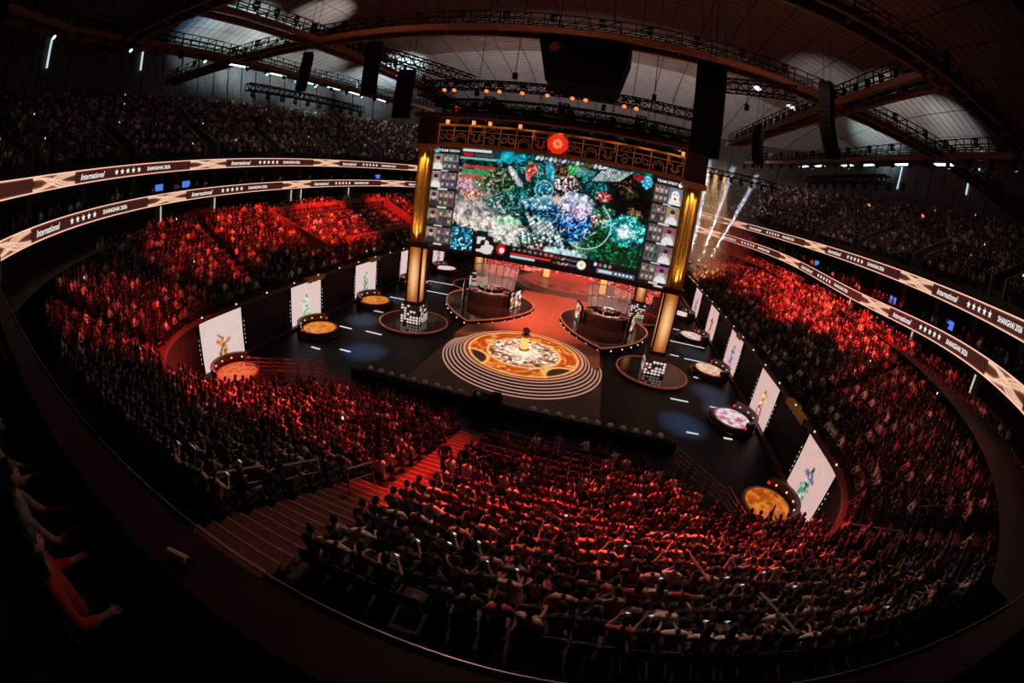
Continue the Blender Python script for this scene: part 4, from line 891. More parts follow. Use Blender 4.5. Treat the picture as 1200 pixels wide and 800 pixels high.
for s in (-1, 1):
    for k in range(5):
        y0 = -22.7 + 10.47 * k; t = thing('hero_panel', 'white LED panel with a painted fighter, %s on the %s arena wall' % (NEARW[k], SIDE[s]), 'screen', (s * 19.63, y0 + 2.16, 0), 0, None)
        MB().box((s * .12, 0, 1.95), (.22, 4.9, 3.85)).build('housing', M_dark, t)
        c = hero(*(heroL if s < 0 else heroR)[k]); c.mesh('display', (lambda s: lambda u, v: np.stack([np.full_like(u, -s * .0), -s * (u - .5) * 4.33 * 1.0, .03 + 3.8 * v], 1))(s), M_lcd, t)
        b = MB()
        for sy in (-1, 1):
            for q in range(6): b.box((-s * .01, sy * 2.38, .9 + .35 * q), (.05, .03, .14))
        tag(b.build('side_bulb', emis('side_dim', (1, .9, .85), .4), t), None, None, None, 'stuff')
        # podium
        py = PY_[s][k]; t = thing('podium', 'round glowing podium with curved rail, %s along the %s arena wall' % (NEARW[k], SIDE[s]), 'podium', (s * 17.0, py, 0))
        MB().lathe([(0, .30), (2.0, .30), (2.05, .24), (2.05, 0)], 40).build('base', M_gloss, t)
        MB().lathe([(0, .52), (1.62, .52), (1.70, .46), (1.70, .3)], 40).build('drum', M_wood, t)
        cc = Canvas(40, 40, PODC[0 if s < 0 else 1][k][1]); cc.mix(np.clip(cc.noise(9, 200 + k + 7 * s) * 1.7 - .2, 0, 1), PODC[0 if s < 0 else 1][k][0]); cc.mix((cc.noise(16, 210 + k) > .72) * .6, tuple(x * .35 for x in PODC[0 if s < 0 else 1][k][1]))
        rr_ = np.linspace(0, 1, 14); tt = np.linspace(0, 2 * PI, 41); Tq, Rq = np.meshgrid(tt, rr_); px_ = np.clip(((Rq * np.cos(Tq) + 1) / 2 * 39).astype(int), 0, 39); pyy = np.clip(((1 - Rq * np.sin(Tq)) / 2 * 39).astype(int), 0, 39)
        i2 = np.arange(14 * 41).reshape(14, 41); np_mesh('disc_display', np.stack([1.45 * (Rq * np.cos(Tq)).ravel(), 1.45 * (Rq * np.sin(Tq)).ravel(), np.full(Tq.size, .535)], 1), np.stack([i2[:-1, :-1], i2[1:, :-1], i2[1:, 1:], i2[:-1, 1:]], -1).reshape(-1, 4), mat_attr('podium_led', .4, .8, False), cc.a[pyy, px_].reshape(-1, 3), t)
        MB().lathe([(1.45, .53), (1.55, .56), (1.62, .53)], 40).build('rim', mat('podium_rim', (.5, .2, .14), .4, .2, .1, 4), t)
        a0 = 0 if s > 0 else PI
        MB().lathe([(1.72, .3), (1.72, 1.15), (2.0, 1.15), (2.0, .3)], 18, (0, 0, 0), a0 - 1.25, a0 + 1.25).build('rail', mat('podium_rail', (.10, .035, .03), .35, .2, .1, 5), t)
        for q in range(5): a = a0 - 1.0 + .5 * q; MB().ball((1.70 * math.cos(a), 1.70 * math.sin(a), .85), .07, 6, 4).build('bulb', M_white, t)
        for q in (-1.28, 1.28): MB().ball((1.86 * math.cos(a0 + q), 1.86 * math.sin(a0 + q), .75), .12, 8, 6).build('end_lamp', M_redl, t)
# short white floor tapes
TAPES = [(-15.7, -14.31, -14.8), (-13.4, -13.4, -12.4), (-16.5, -9.14, -15.1), (-13.7, -8.9, -12.1), (-17.25, -3.6, -15.0), (-17.06, 1.6, -15.2), (-16.6, 11.15, -12.1), (-14.7, 6.5, -11.9), (12.3, -9.0, 13.8), (15.7, -9.05, 16.8), (12.96, -13.9, 13.9), (15.9, -13.75, 16.6), (13.45, 1.4, 14.4), (14.98, 1.15, 18.1), (15.2, -3.4, 17.4), (13.8, 6.1, 18.2), (14.9, 11.3, 15.9)]
for ntp, (x0, y, x1) in enumerate(TAPES): tag(MB().box(((x0 + x1) / 2, y, .02), (x1 - x0, .17, .03)).build('floor_light', emis('floor_tape_led', (.95, .92, .95), .75)), 'short white light strip in the black arena floor, %s of the %s side' % (ordinal(ntp + 1 if x0 < 0 else ntp - 7), 'left' if x0 < 0 else 'right'), 'light', 'floor light strips')
# front barrier with its row of lamp heads, camera box
tag(MB().box((.9, -17.0, .38), (21.5, .25, .76)).build('front_barrier', M_dark), 'low black barrier between the front row and the arena floor', 'barrier')
def lamp_head():
    t = thing('footlight', 'pale domed footlight in the row along the black front barrier', 'light', (0, 0, 0), 0, 'footlights along the barrier')
    MB().box((0, 0, .12), (.36, .3, .24)).build('base', M_dark, t); MB().lathe([(.22, .24), (.21, .36), (.13, .45), (0, .47)], 10).build('dome', mat('dome_white', (.62, .5, .46), .5, 0, .1, 5), t); return t
lh = lamp_head(); first = True
for x in list(np.arange(-8.6, -1.4, .82)) + list(np.arange(2.6, 11.0, .80)):
    o = lh if first else dup(lh); first = False; o.location = (x, -16.55, .0)
    o.location.z = .55; nfl = globals().get('nfl', 0) + 1; o['label'] = 'pale domed footlight along the black front barrier, %s from the left' % ordinal(nfl)
MB_ = MB().box((.9, -16.55, .275), (21.0, .5, .55)); tag(MB_.build('footlight_ledge', M_dark), 'black ledge that carries the row of domed footlights', 'ledge')
t = thing('camera_crate', 'black camera crate with a white lens at the head of the centre aisle', 'camera', (-.1, -17.6, .45))
MB().box((0, 0, .55), (1.7, .8, 1.1)).build('body', M_dark, t); MB().ball((-.5, -.1, 1.2), .14, 8, 6).build('lens', mat('lens_white', (.8, .8, .8), .3, 0, .1, 5), t); MB().box((.55, 0, 1.25), (.5, .5, .35)).build('viewfinder', M_dark, t)
# low rail fences at the slanted corners of the front stand
def fence(p, q, label, z0=0.0):
    t = thing('rail_fence', label, 'fence', (p[0], p[1], z0)); d = Vector((q[0] - p[0], q[1] - p[1], 0)); m_ = mat('fence_steel', (.42, .20, .18), .5, .3, .1, 5)
    for f in (0, .5, 1): MB().box((d.x * f, d.y * f, .62), (.07, .07, 1.24)).build('post', m_, t)
    for z in (.28, .58, .88, 1.18): MB().beam((0, 0, z), tuple(d + Vector((0, 0, z))), .055, .055).build('rail', m_, t)
fence((-17.0, -20.6), (-15.2, -19.7), 'low four-bar rail fence at the left front corner, nearest the red podium'); fence((-15.1, -19.6), (-13.4, -18.8), 'low four-bar rail fence at the left front corner, middle one of three'); fence((-13.3, -18.7), (-11.6, -17.9), 'low four-bar rail fence at the left front corner, nearest the barrier')
for j, (p, q) in enumerate((((11.5, -18.2), (12.3, -19.3)), ((12.4, -19.4), (13.2, -20.5)), ((13.3, -20.6), (14.0, -21.6)), ((14.2, -21.3), (15.1, -24.6)))): fence(p, q, 'low four-bar rail fence at the right front corner, %s from the barrier' % ordinal(j + 1))

# gold cloths draped over the wall rails
for k, (sd, y, n) in enumerate(((-1, -10.2, 2.6), (-1, .8, 2.2), (1, -1.4, 1.6), (1, -17.4, 3.2))):
    b = MB(); m_ = 10; A, Bq, Cq = [], [], []
    for i in range(m_ + 1):
        yy = y + n * i / m_; w = .04 * math.sin(i * 2.3); A.append((sd * 19.36, yy, 3.72 + w)); Bq.append((sd * (19.40 - .03), yy, 4.14)); Cq.append((sd * 19.95, yy, 4.16 + .5 * w))
    b.strip(A, Bq); b.strip(Bq, Cq); tag(b.build('draped_cloth', mat('gold_cloth', (.75, .42, .06), .6, 0, .25, 6)), 'gold cloth draped over the %s wall rail, %s' % (SIDE[sd], 'nearer one' if k in (0, 3) else 'farther one'), 'cloth')

# ================================================================== NEAR SPECTATORS (the 300 that show largest), seats, aisles, rails
def skin_mesh(name, verts, edges, root, sub=1):
    me = bpy.data.meshes.new(name); me.from_pydata([v[:3] for v in verts], edges, []); o = bpy.data.objects.new(name, me); COL.objects.link(o)
    md = o.modifiers.new('s', 'SKIN'); md.use_smooth_shade = True
    sv = me.skin_vertices[0].data
    for i, v in enumerate(verts): sv[i].radius = (v[3], v[4] if len(v) > 4 else v[3]); sv[i].use_root = (i == root)
    if sub: o.modifiers.new('u', 'SUBSURF').levels = sub
    dg = bpy.context.evaluated_depsgraph_get(); out = bpy.data.meshes.new_from_object(o.evaluated_get(dg)); out.name = name
    bpy.data.objects.remove(o); bpy.data.meshes.remove(me); return out
def head_geo(c, turn=0.0, nod=0.0):
    V, F = [], []; n, m = 14, 10
    for j in range(m + 1):
        t = PI * j / m
        for i in range(n):
            a = 2 * PI * i / n; x, y, z = .078 * math.sin(t) * math.cos(a), .098 * math.sin(t) * math.sin(a), .125 * math.cos(t)
            if z < 0: k = 1 + z * 2.0; x *= k; y = y * (k if y > 0 else .9) + (.012 if y > 0 else .02)
            if y > .05 and abs(x) < .02 and -.055 < z < .02: y += .024 * (1 - abs(z + .025) / .05)      # nose
            if abs(z) < .04 and abs(x) > .068: x *= 1.18                                              # ears
            if y > .06 and .0 < z < .035 and .02 < abs(x) < .05: y -= .008                             # eye sockets
            V.append((x, y, z))
    for j in range(m):
        for i in range(n): i2 = (i + 1) % n; F.append((j * n + i, (j + 1) * n + i, (j + 1) * n + i2, j * n + i2))
    M = Matrix.Translation(c) @ Matrix.Rotation(turn, 4, 'Z') @ Matrix.Rotation(-nod, 4, 'X')
    return [tuple(M @ Vector(v)) for v in V], F, M
def hair_geo(M, long):
    V, F = [], []; n, m = 14, 6
    for j in range(m + 1):
        t = (PI * .62) * j / m
        for i in range(n):
            a = 2 * PI * i / n; s = 1.12; y = .098 * s * math.sin(t) * math.sin(a); z = .125 * 1.09 * math.cos(t); x = .078 * s * math.sin(t) * math.cos(a)
            if y > .04 and z < .06: z = .06 + (z - .06) * .1; y = min(y, .09)
            if long and y < .03 and j == m: z -= .16; y -= .01; x *= 1.1
            V.append(tuple(M @ Vector((x, y - .004, z + .006))))
    for j in range(m):
        for i in range(n): i2 = (i + 1) % n; F.append((j * n + i, (j + 1) * n + i, (j + 1) * n + i2, j * n + i2))
    return V, F
def body_set(tagname, le=.05, arms=('lap', 'lap'), turn=0.0, nod=.1, long=False, stand=False):
    z0 = .92 if stand else .50; hy = 0 if stand else .02
    V = [(0, hy, z0, .12, .10), (0, hy + le * .4, z0 + .18, .125, .10), (0, le, z0 + .38, .15, .105), (0, le * 1.1, z0 + .52, .055), (0, le * 1.15 + .01, z0 + .60, .05)]
    E = [(0, 1), (1, 2), (2, 3), (3, 4)]; SH = list(V[:4]); SE = [(0, 1), (1, 2), (2, 3)]; TR = [(0, hy, z0, .135, .115)]; TE = []; hands = []
    for s, arm in zip((-1, 1), arms):
        sh = (s * .175, le * 1.0, z0 + .46); el, wr, hd = {
            'lap': ((s * .25, le + .08, z0 + .22), (s * .13, le + .27, z0 + .14), (-.4 * s, .85, -.25)), 'phone': ((s * .23, le + .16, z0 + .24), (s * .08, le + .34, z0 + .38), (-.3 * s, .5, .8)), 'chin': ((s * .2, le + .24, z0 + .2), (s * .06, le + .2, z0 + .48), (-.2 * s, 0, 1)),
            'fold': ((s * .25, le + .12, z0 + .24), (-s * .02, le + .24, z0 + .28), (-s, .1, .1)), 'up': ((s * .28, le + .06, z0 + .70), (s * .2, le + .1, z0 + .95), (-.1 * s, .1, 1)), 'knee': ((s * .24, le + .2, z0 + .14), (s * .14, le + .42, z0 + .1), (0, .9, -.3)), 'rest': ((s * .3, le + .02, z0 + .24), (s * .3, le + .26, z0 + .2), (0, 1, -.1)), 'down': ((s * .24, -.02, z0 + .2), (s * .24, .04, z0 - .04), (0, .15, -1))}[arm]
        k = len(V); V += [sh + (.062,), el + (.042,), wr + (.028,)]; E += [(2, k), (k, k + 1), (k + 1, k + 2)]
        d = Vector(hd).normalized(); pal = Vector(wr) + d * .055; V.append(tuple(pal) + (.034, .02)); E.append((k + 2, k + 3)); hands.append(pal + d * .05)
        sd = d.cross(Vector((0, 0, 1)));  sd = sd.normalized() if sd.length > .2 else Vector((1, 0, 0)); cu = sd.cross(d) * -.02
        for f in range(4):
            b0 = pal + d * .035 + sd * (.020 * (f - 1.5)); L = (.062, .072, .068, .052)[f]; i0 = len(V); V += [tuple(b0) + (.010,), tuple(b0 + d * L * .55 + cu * .4) + (.009,), tuple(b0 + d * L * .9 + cu * 1.4) + (.008,)]; E += [(k + 3, i0), (i0, i0 + 1), (i0 + 1, i0 + 2)]
        i0 = len(V); th_ = sd * (-s * .03); V += [tuple(pal + th_ + d * .005) + (.011,), tuple(pal + th_ * 1.6 + d * .04) + (.009,)]; E += [(k + 3, i0), (i0, i0 + 1)]
        j = len(SH); mid = tuple(Vector(sh) * .42 + Vector(el) * .58); SH += [sh + (.078,), mid + (.06,)]; SE += [(2, j), (j, j + 1)]
        if tagname in 'adfgs': SH[-1] = el + (.058,); SH += [tuple(Vector(el) * .2 + Vector(wr) * .8) + (.044,)]; SE += [(j + 1, j + 2)]
        k = len(V)
        if stand: L4 = [(s * .09, 0, z0 - .04, .085), (s * .10, .02, .5, .062), (s * .10, 0, .1, .042), (s * .11, .14, .05, .034)]
        else: L4 = [(s * .09, .04, .49, .088), (s * .12, .44, .50, .064), (s * .12, .46, .1, .044), (s * .13, .60, .05, .034)]
        V += L4; E += [(0, k), (k, k + 1), (k + 1, k + 2), (k + 2, k + 3)]; j = len(TR); TR += [(a, b_, c, r + .014) for a, b_, c, r in L4[:3]]; TE += [(0, j), (j, j + 1), (j + 1, j + 2)]
    SH = [v[:3] + tuple(r + .014 for r in v[3:]) if i < 4 else v for i, v in enumerate(SH)]
    bm = skin_mesh('person', V, E, 0); sm = skin_mesh('shirt', SH, SE, 0); tm = skin_mesh('trousers', TR, TE, 0)
    hc = (0, le * 1.2 + .035, z0 + .715); hv, hf, M = head_geo(hc, turn, nod)
    nv0 = len(bm.vertices); v0 = [tuple(v.co) for v in bm.vertices] + hv; f0 = [tuple(p.vertices) for p in bm.polygons] + [tuple(nv0 + i for i in f) for f in hf]; ne = len(f0)
    for sx in (-.03, .03):
        e = MB().ball(tuple(M @ Vector((sx, .083, .012))), .011, 6, 4); k = len(v0); v0 += e.v; f0 += [tuple(k + i for i in f) for f in e.f]
    m = bpy.data.meshes.new('person'); m.from_pydata(v0, [], f0); m.update(); m.polygons.foreach_set('use_smooth', [True] * len(f0)); m.materials.append(M_SKIN[0]); m.materials.append(M_dark)
    for i in range(ne, len(f0)): m.polygons[i].material_index = 1
    bpy.data.meshes.remove(bm); V2, F2 = hair_geo(M, long); hm = bpy.data.meshes.new('hair'); hm.from_pydata(V2, [], F2); hm.update(); hm.polygons.foreach_set('use_smooth', [True] * len(F2))
    for x in (sm, tm, hm): x.materials.clear(); x.materials.append(M_dark)
    return m, sm, tm, hm, hands
M_SKIN = [mat('skin_a', (.50, .29, .20), .5, 0, .06, 8), mat('skin_b', (.42, .24, .16), .5, 0, .06, 8)]
SHIRT_M = [('black', mat('shirt_black', (.016, .015, .017), .85, 0, .2, 9)), ('white', mat('shirt_white', (.74, .71, .68), .85, 0, .06, 9)), ('grey', mat('shirt_grey', (.26, .24, .24), .85, 0, .1, 9)), ('dark navy', mat('shirt_navy', (.03, .04, .09), .85, 0, .1, 9)), ('cream', mat('shirt_cream', (.58, .48, .36), .85, 0, .06, 9)), ('red', mat('shirt_red', (.5, .05, .04), .85, 0, .1, 9)), ('charcoal', mat('shirt_charcoal', (.06, .055, .055), .85, 0, .15, 9)), ('tan', mat('shirt_tan', (.38, .24, .14), .85, 0, .08, 9))]
SHIRT_P = np.array([.40, .18, .08, .08, .06, .03, .13, .04])
TROU_M = [mat('trousers_black', (.014, .014, .018), .85, 0, .15, 9), mat('trousers_denim', (.04, .055, .09), .85, 0, .15, 9), mat('trousers_khaki', (.18, .14, .09), .85, 0, .1, 9)]
HAIR_M = [mat('hair_black', (.008, .007, .007), .45, 0, .2, 20), mat('hair_brown', (.03, .018, .011), .45, 0, .2, 20)]
VAR = [body_set('a'), body_set('b', .14, ('knee', 'knee'), .15, .2), body_set('c', .10, ('phone', 'phone'), 0, .35), body_set('d', -.02, ('fold', 'fold'), -.3, .0), body_set('e', .06, ('up', 'lap'), 0, -.05), body_set('f', .18, ('chin', 'knee'), .1, .1), body_set('g', .0, ('rest', 'rest'), .4, .05, True), body_set('h', .08, ('lap', 'phone'), -.2, .3, True)]
VP = np.array([.22, .16, .14, .12, .04, .12, .11, .09])
VSTAND = body_set('s', .02, ('down', 'down'), .2, .1, False, True)
r5 = np.random.default_rng(77)
def put_person(v, loc, h, sh, label, group, hair=0, tr=0, sk=0, name='person'):
    o = bpy.data.objects.new(name, v[0]); COL.objects.link(o); o.location = loc; o.rotation_euler = (0, 0, -h)
    o.material_slots[0].link = 'OBJECT'; o.material_slots[0].material = M_SKIN[sk]
    for nm, me, mm in (('shirt', v[1], SHIRT_M[sh][1]), ('trousers', v[2], TROU_M[tr]), ('hair', v[3], HAIR_M[hair])):
        c = bpy.data.objects.new(nm, me); COL.objects.link(c); c.parent = o; c.material_slots[0].link = 'OBJECT'; c.material_slots[0].material = mm
    return tag(o, label, 'person', group)
# seat: back, pan and foot bracket
M_seat = mat('seat_shell', (.05, .035, .036), .55, 0, .15, 8)
seat0 = thing('stadium_seat', 'dark folding stadium seat under a spectator in the near stand', 'seat', (0, 0, -50), 0, 'folding seats of the near stand')
b = MB(); b.box((0, -.17, .57), (.45, .05, .34)); b.box((0, -.165, .755), (.38, .04, .04)); b.build('backrest', M_seat, seat0); MB().box((0, .08, .33), (.44, .42, .05)).build('seat_pan', M_seat, seat0); b = MB(); b.box((0, -.08, .155), (.08, .3, .31)); b.box((0, -.05, .02), (.3, .3, .04)); b.build('bracket', M_dark, seat0)
M_phone = emis('phone_screen', (.75, .85, 1.0), 1.3)
phone0 = None
def rowname(p):
    k = (6 - p[5]) if p[4] == 'bowl' else 7 + (N_FR - 1 - p[5]); return k
first = True; nph = 0
for i in NEAR:
    p = places[i]; sh = int(r5.choice(8, p=SHIRT_P)); vi = int(r5.choice(8, p=VP)); k = rowname(p); n = abs(p[6]); side = 'left' if p[6] < 0 else 'right'
    row = 'topmost row' if k == 0 else ('%s row below the topmost' % ordinal(k) if k > 0 else '%s row behind the topmost' % ordinal(-k))
    seat = '%s seat %s of centre aisle, %s' % (ordinal(n), side, row)
    hz = p[3] + float(r5.normal(0, .12))
    o = put_person(VAR[vi], (p[0], p[1], p[2]), hz, sh, 'spectator in %s shirt, %s' % (SHIRT_M[sh][0], seat), 'spectators in the near stand', int(r5.random() < .25), int(r5.choice(3, p=[.6, .28, .12])), int(r5.random() < .4))
    s_ = seat0 if first else dup(seat0); first = False; s_.location = (p[0], p[1], p[2]); s_.rotation_euler = (0, 0, -p[3]); s_['label'] = 'dark folding seat, %s' % seat
    if vi in (2, 7) and nph < 26 or (vi == 4 and nph < 26):
        hp = VAR[vi][4][1 if vi != 4 else 0]; M = Matrix.Translation(o.location) @ Matrix.Rotation(-hz, 4, 'Z'); q = M @ (hp + Vector((0, .0, .02)))
        if phone0 is None:
            phone0 = thing('phone', '', 'phone'); MB().box((0, 0, 0), (.075, .012, .15)).build('case', M_dark, phone0); MB().box((0, -.0075, 0), (.066, .004, .138)).build('display', M_phone, phone0); ph = phone0
        else: ph = dup(phone0)
        ph.location = q; ph.rotation_euler = (.5, 0, -hz); ph['label'] = 'lit phone held up, %s' % seat; ph['group'] = 'lit phones in the near stand'; nph += 1
# remaining seats of the lower stands in one mesh
SB = np.array([(x, y, z) for z in (.40, .76) for x, y in ((-.22, -.19), (.22, -.19), (.22, -.14), (-.22, -.14))] + [(x, y, z) for z in (.30, .36) for x, y in ((-.22, -.1), (.22, -.1), (.22, .3), (-.22, .3))], float)
BF = np.array([(4, 5, 6, 7), (0, 1, 5, 4), (1, 2, 6, 5), (2, 3, 7, 6), (3, 0, 4, 7)]); SF = np.concatenate([BF, BF + 8])
all_seats = list(empty_seats)
for i, p in enumerate(places):
    if p[4] in ('floor', 'bowl') and i not in NEARSET: all_seats.append(p[:4])
S = np.array(all_seats); ch, sh_ = np.cos(S[:, 3]), np.sin(S[:, 3])
X = SB[None, :, 0] * ch[:, None] + SB[None, :, 1] * sh_[:, None] + S[:, 0, None]; Y = -SB[None, :, 0] * sh_[:, None] + SB[None, :, 1] * ch[:, None] + S[:, 1, None]; Z = SB[None, :, 2] + S[:, 2, None]
st_o = np_mesh('seating', np.stack([X, Y, Z], -1).reshape(-1, 3), (SF[None] + (np.arange(len(S)) * len(SB))[:, None, None]).reshape(-1, 4), M_seat)
tag(st_o, 'remaining dark folding seats of the lower stands beneath the crowd', 'seating', None, 'stuff')
# small lit phones far away, in the crowd
pts = [places[i] for i in rest if places[i][4] in ('floor', 'bowl', 'upper') and RNG.random() < .010]
pb = MB()
for p in pts:
    c_, s_ = math.cos(p[3]), math.sin(p[3]); pb.box((p[0] + .34 * s_, p[1] + .34 * c_, p[2] + .98), (.085, .02, .15), -p[3])
tag(pb.build('phone_glints', emis('phone_far', (.9, .88, .9), 1.3)), 'scattered tiny lit phones among the far crowd', 'phones', None, 'stuff')

# ---- aisles
def aisle(label, x, rows, w):
    t = thing('aisle_steps', label, 'stairs', (x, 0, 0))
    for (y0, z0, z1, dy) in rows:
        for h in (0, 1):
            z = z0 + (z1 - z0) * h * .5; b = MB(); b.box((0, y0 - dy * (.25 + .5 * h), z + .03), (w, dy * .5, .08)); st2 = b.build('step', M_carpet, t)
            MB().box((0, y0 - dy * .5 * h - .02, z + .07), (w, .05, .03)).build('nosing', mat('nosing_pale', (.36, .14, .12), .6, 0, .1, 9), st2)
FRR = [(FR_Y - FR_PITCH * k, z_front(k), z_front(k + 1), FR_PITCH) for k in range(N_FR)]
BRR = [(-29.8 - DB * k, z_bowl(k), z_bowl(k + 1), DB) for k in range(8)]
aisle('red carpeted centre aisle running up from the camera crate through the front stand', 0.0, FRR[1:], 1.3)
aisle('steep red aisle steps between handrails in the upper part of the near stand', -0.4, BRR, 2.0)
# radial aisle treads in the side bowls
for s in (-1, 1):
    for a in AISLES[1:6]:
        t = thing('aisle_steps', 'dark stair aisle in the %s bowl, %s from the camera' % (SIDE[s], ordinal(AISLES.index(a))), 'stairs')
        for k in range(13):
            d = DB * k + .05; q = (RC + d) * PI / 2
            u = 12 + (RC + d) * (a - 12) / RC if a < 24.57 else 12 + q + (a - 24.57)
            (x, y), (nx, ny), _ = bowl_pt(s * u, d)
            if not in_bowl(x, y): break
            MB().box((x, y, z_bowl(k) + .06), (1.0, .35, .16), math.atan2(-nx, ny)).build('step', mat('stair_tread', (.13, .06, .055), .8, 0, .1, 8), t)
# ---- handrails
def handrail(pts, label, post=True, name='handrail'):
    t = thing(name, label, 'railing'); MB().path(pts, .035, 6).build('rail', M_rail, t)
    for p in (pts[0], pts[-1]): MB().tube(p, (p[0], p[1], p[2] - .95), .03, 6).build('post', M_rail, t)
    MB().path([(x, y, z - .45) for x, y, z in pts], .02, 5).build('mid_rail', M_rail, t); return t
zb = lambda y: 4.0 + .5 * (-29.8 - y)
for j, (x, y0, y1, lab) in enumerate(((-1.75, -35.0, -33.7, 'topmost of three'), (-1.55, -33.0, -31.8, 'middle of three'), (-.6, -31.4, -30.2, 'lowest of three'))):
    handrail([(x, y0, zb(y0) + 1.1), (x, y1, zb(y1) + 1.1), (x, y1 + .25, zb(y1) + .95)], 'steel handrail on the steep red aisle steps, %s' % lab)
for j, (u0, v0, u1, v1, d0) in enumerate(((928, 638, 948, 648, 0), (922, 650, 946, 663, 0), (984, 670, 1003, 680, 0), (1038, 703, 1075, 718, 0))):
    pass
def bowl_rail(s, a, d0, d1, label):
    P = []
    for d in np.linspace(d0, d1, 4):
        q = (RC + d) * PI / 2; u = 12 + (RC + d) * (a - 12) / RC if 12 < a < 24.57 else (a if a <= 12 else 12 + q + a - 24.57)
        (x, y), _, _ = bowl_pt(s * u, d); P.append((x, y, ZB0 + .5 * d + 1.0))
    return handrail(P, label)
for k, (s, a, d0, d1) in enumerate([(1, 17.0, .3, 2.4), (1, 18.8, 2.8, 4.8), (1, 9.0, 1.0, 3.0), (1, 10.2, 3.5, 5.4), (-1, 17.0, 3.0, 5.0), (1, 30.2, 5, 8), (1, 31.8, 7, 10), (-1, 30.2, 6, 8.5), (-1, 43.8, 7, 10), (1, 43.8, 7, 10)]):
    bowl_rail(s, a, d0, d1, 'thin steel stair rail among the seats of the %s stand, %s one' % (SIDE[s], ordinal(k + 1)))
# people standing in the aisle
tag(put_person(VSTAND, (-1.45, -29.45, z_bowl(0) - .85), .2, 0, 'standing steward in black at the foot of the steep aisle steps', None), 'standing steward in black at the foot of the steep aisle steps')
tag(put_person(VSTAND, (.5, -26.2, z_front(7) + .07), -.3, 0, 'person in black standing in the red centre aisle', None), None)
# our own deck: parapet, floor, neighbours on it
PAR = [(-21.5, -37.2), (-16, -38.0), (-10, -38.35), (0, -38.45), (4.9, -38.45), (10, -38.35), (16, -38.0), (22, -37.0)]
b = MB(); b.strip([(x, y + .15, 10.6) for x, y in PAR], [(x, y + .15, 11.63) for x, y in PAR]); b.strip([(x, y - .15, 10.6) for x, y in PAR], [(x, y - .15, 11.63) for x, y in PAR]); tag(b.build('wall_parapet', M_suite), kind='structure')
b = MB()
for p, q in zip(PAR, PAR[1:]): b.beam((p[0], p[1], 11.65), (q[0], q[1], 11.65), .36, .06)
tag(b.build('trim_3', mat('ledge_brown', (.055, .024, .017), .5, 0, .15, 4)), kind='structure')
b = MB()
for p, q in zip(PAR, PAR[1:]): b.tube((p[0], p[1] + .22, 11.69), (q[0], q[1] + .22, 11.69), .008, 5)
tag(b.build('parapet_rail', M_rail), 'thin steel rail along the near brown parapet ledge', 'railing')
slab('floor_near_deck', [(-20, -38.6), (22, -38.6), (22, -48), (-20, -48)], 10.3, 10.6, M_suite)
slab('floor_near_walkway', [(-13, -36.75), (13, -36.75), (13, -38.3), (-13, -38.3)], 6.6, 7.0, M_suite)
bt = thing('bottle', 'small pale bottle lying on the brown parapet ledge', 'bottle', (3.15, -38.5, 11.72)); b = MB(); b.tube((-.09, .0, 0), (.06, 0, 0), .032, 10); b.build('body', mat('bottle_cream', (.9, .78, .45), .4, 0, .1, 6, None, 0.0), bt); MB().tube((.06, 0, 0), (.12, 0, 0), .016, 8).build('cap', M_dark, bt); bt.rotation_euler = (0, 0, .25)
for j, (x, y, h, sh, vi, lab) in enumerate([(2.45, -39.4, .15, 5, 6, 'neighbour in red shirt on the dark near deck, closest to the parapet'), (1.55, -39.5, .1, 2, 1, 'neighbour in grey shirt leaning forward on the dark near deck'), (.6, -39.45, -.1, 7, 0, 'neighbour in tan shirt on the dark near deck, third from the camera'), (-.5, -39.45, 0, 0, 3, 'neighbour in black shirt with folded arms on the dark near deck')]):
    put_person(VAR[vi], (x, y, 10.72), h, sh, lab, None)
    dup(seat0, (x, y, 10.72), -h, 'dark seat on the near deck, %s from the camera' % ordinal(j + 1), 'seats on the near deck')

for bs in (-1, 1):
    for k in range(5):
        q = math.radians(215 + k * 27.5); x, y = bs * PX + .78 * math.cos(q), PYc + .78 * math.sin(q)
        put_person(VAR[(0, 6, 1, 0, 3)[k]], (x, y, 1.16), math.atan2(math.cos(q), math.sin(q)), (0, 1, 1, 0, 1)[k] if bs > 0 else (1, 0, 2, 1, 0)[k], 'player seated at the desk of the %s booth, %s from the left' % (SIDE[bs], ordinal(k + 1)), 'players in the booths')
    spot((bs * PX, PYc + 1.0, 8.5), (bs * PX, PYc, 1.5), (1.0, .85, .82), 2600, 50, .8, .2, 'booth_fill')  # added fill spot above the booth, brightens desk and players

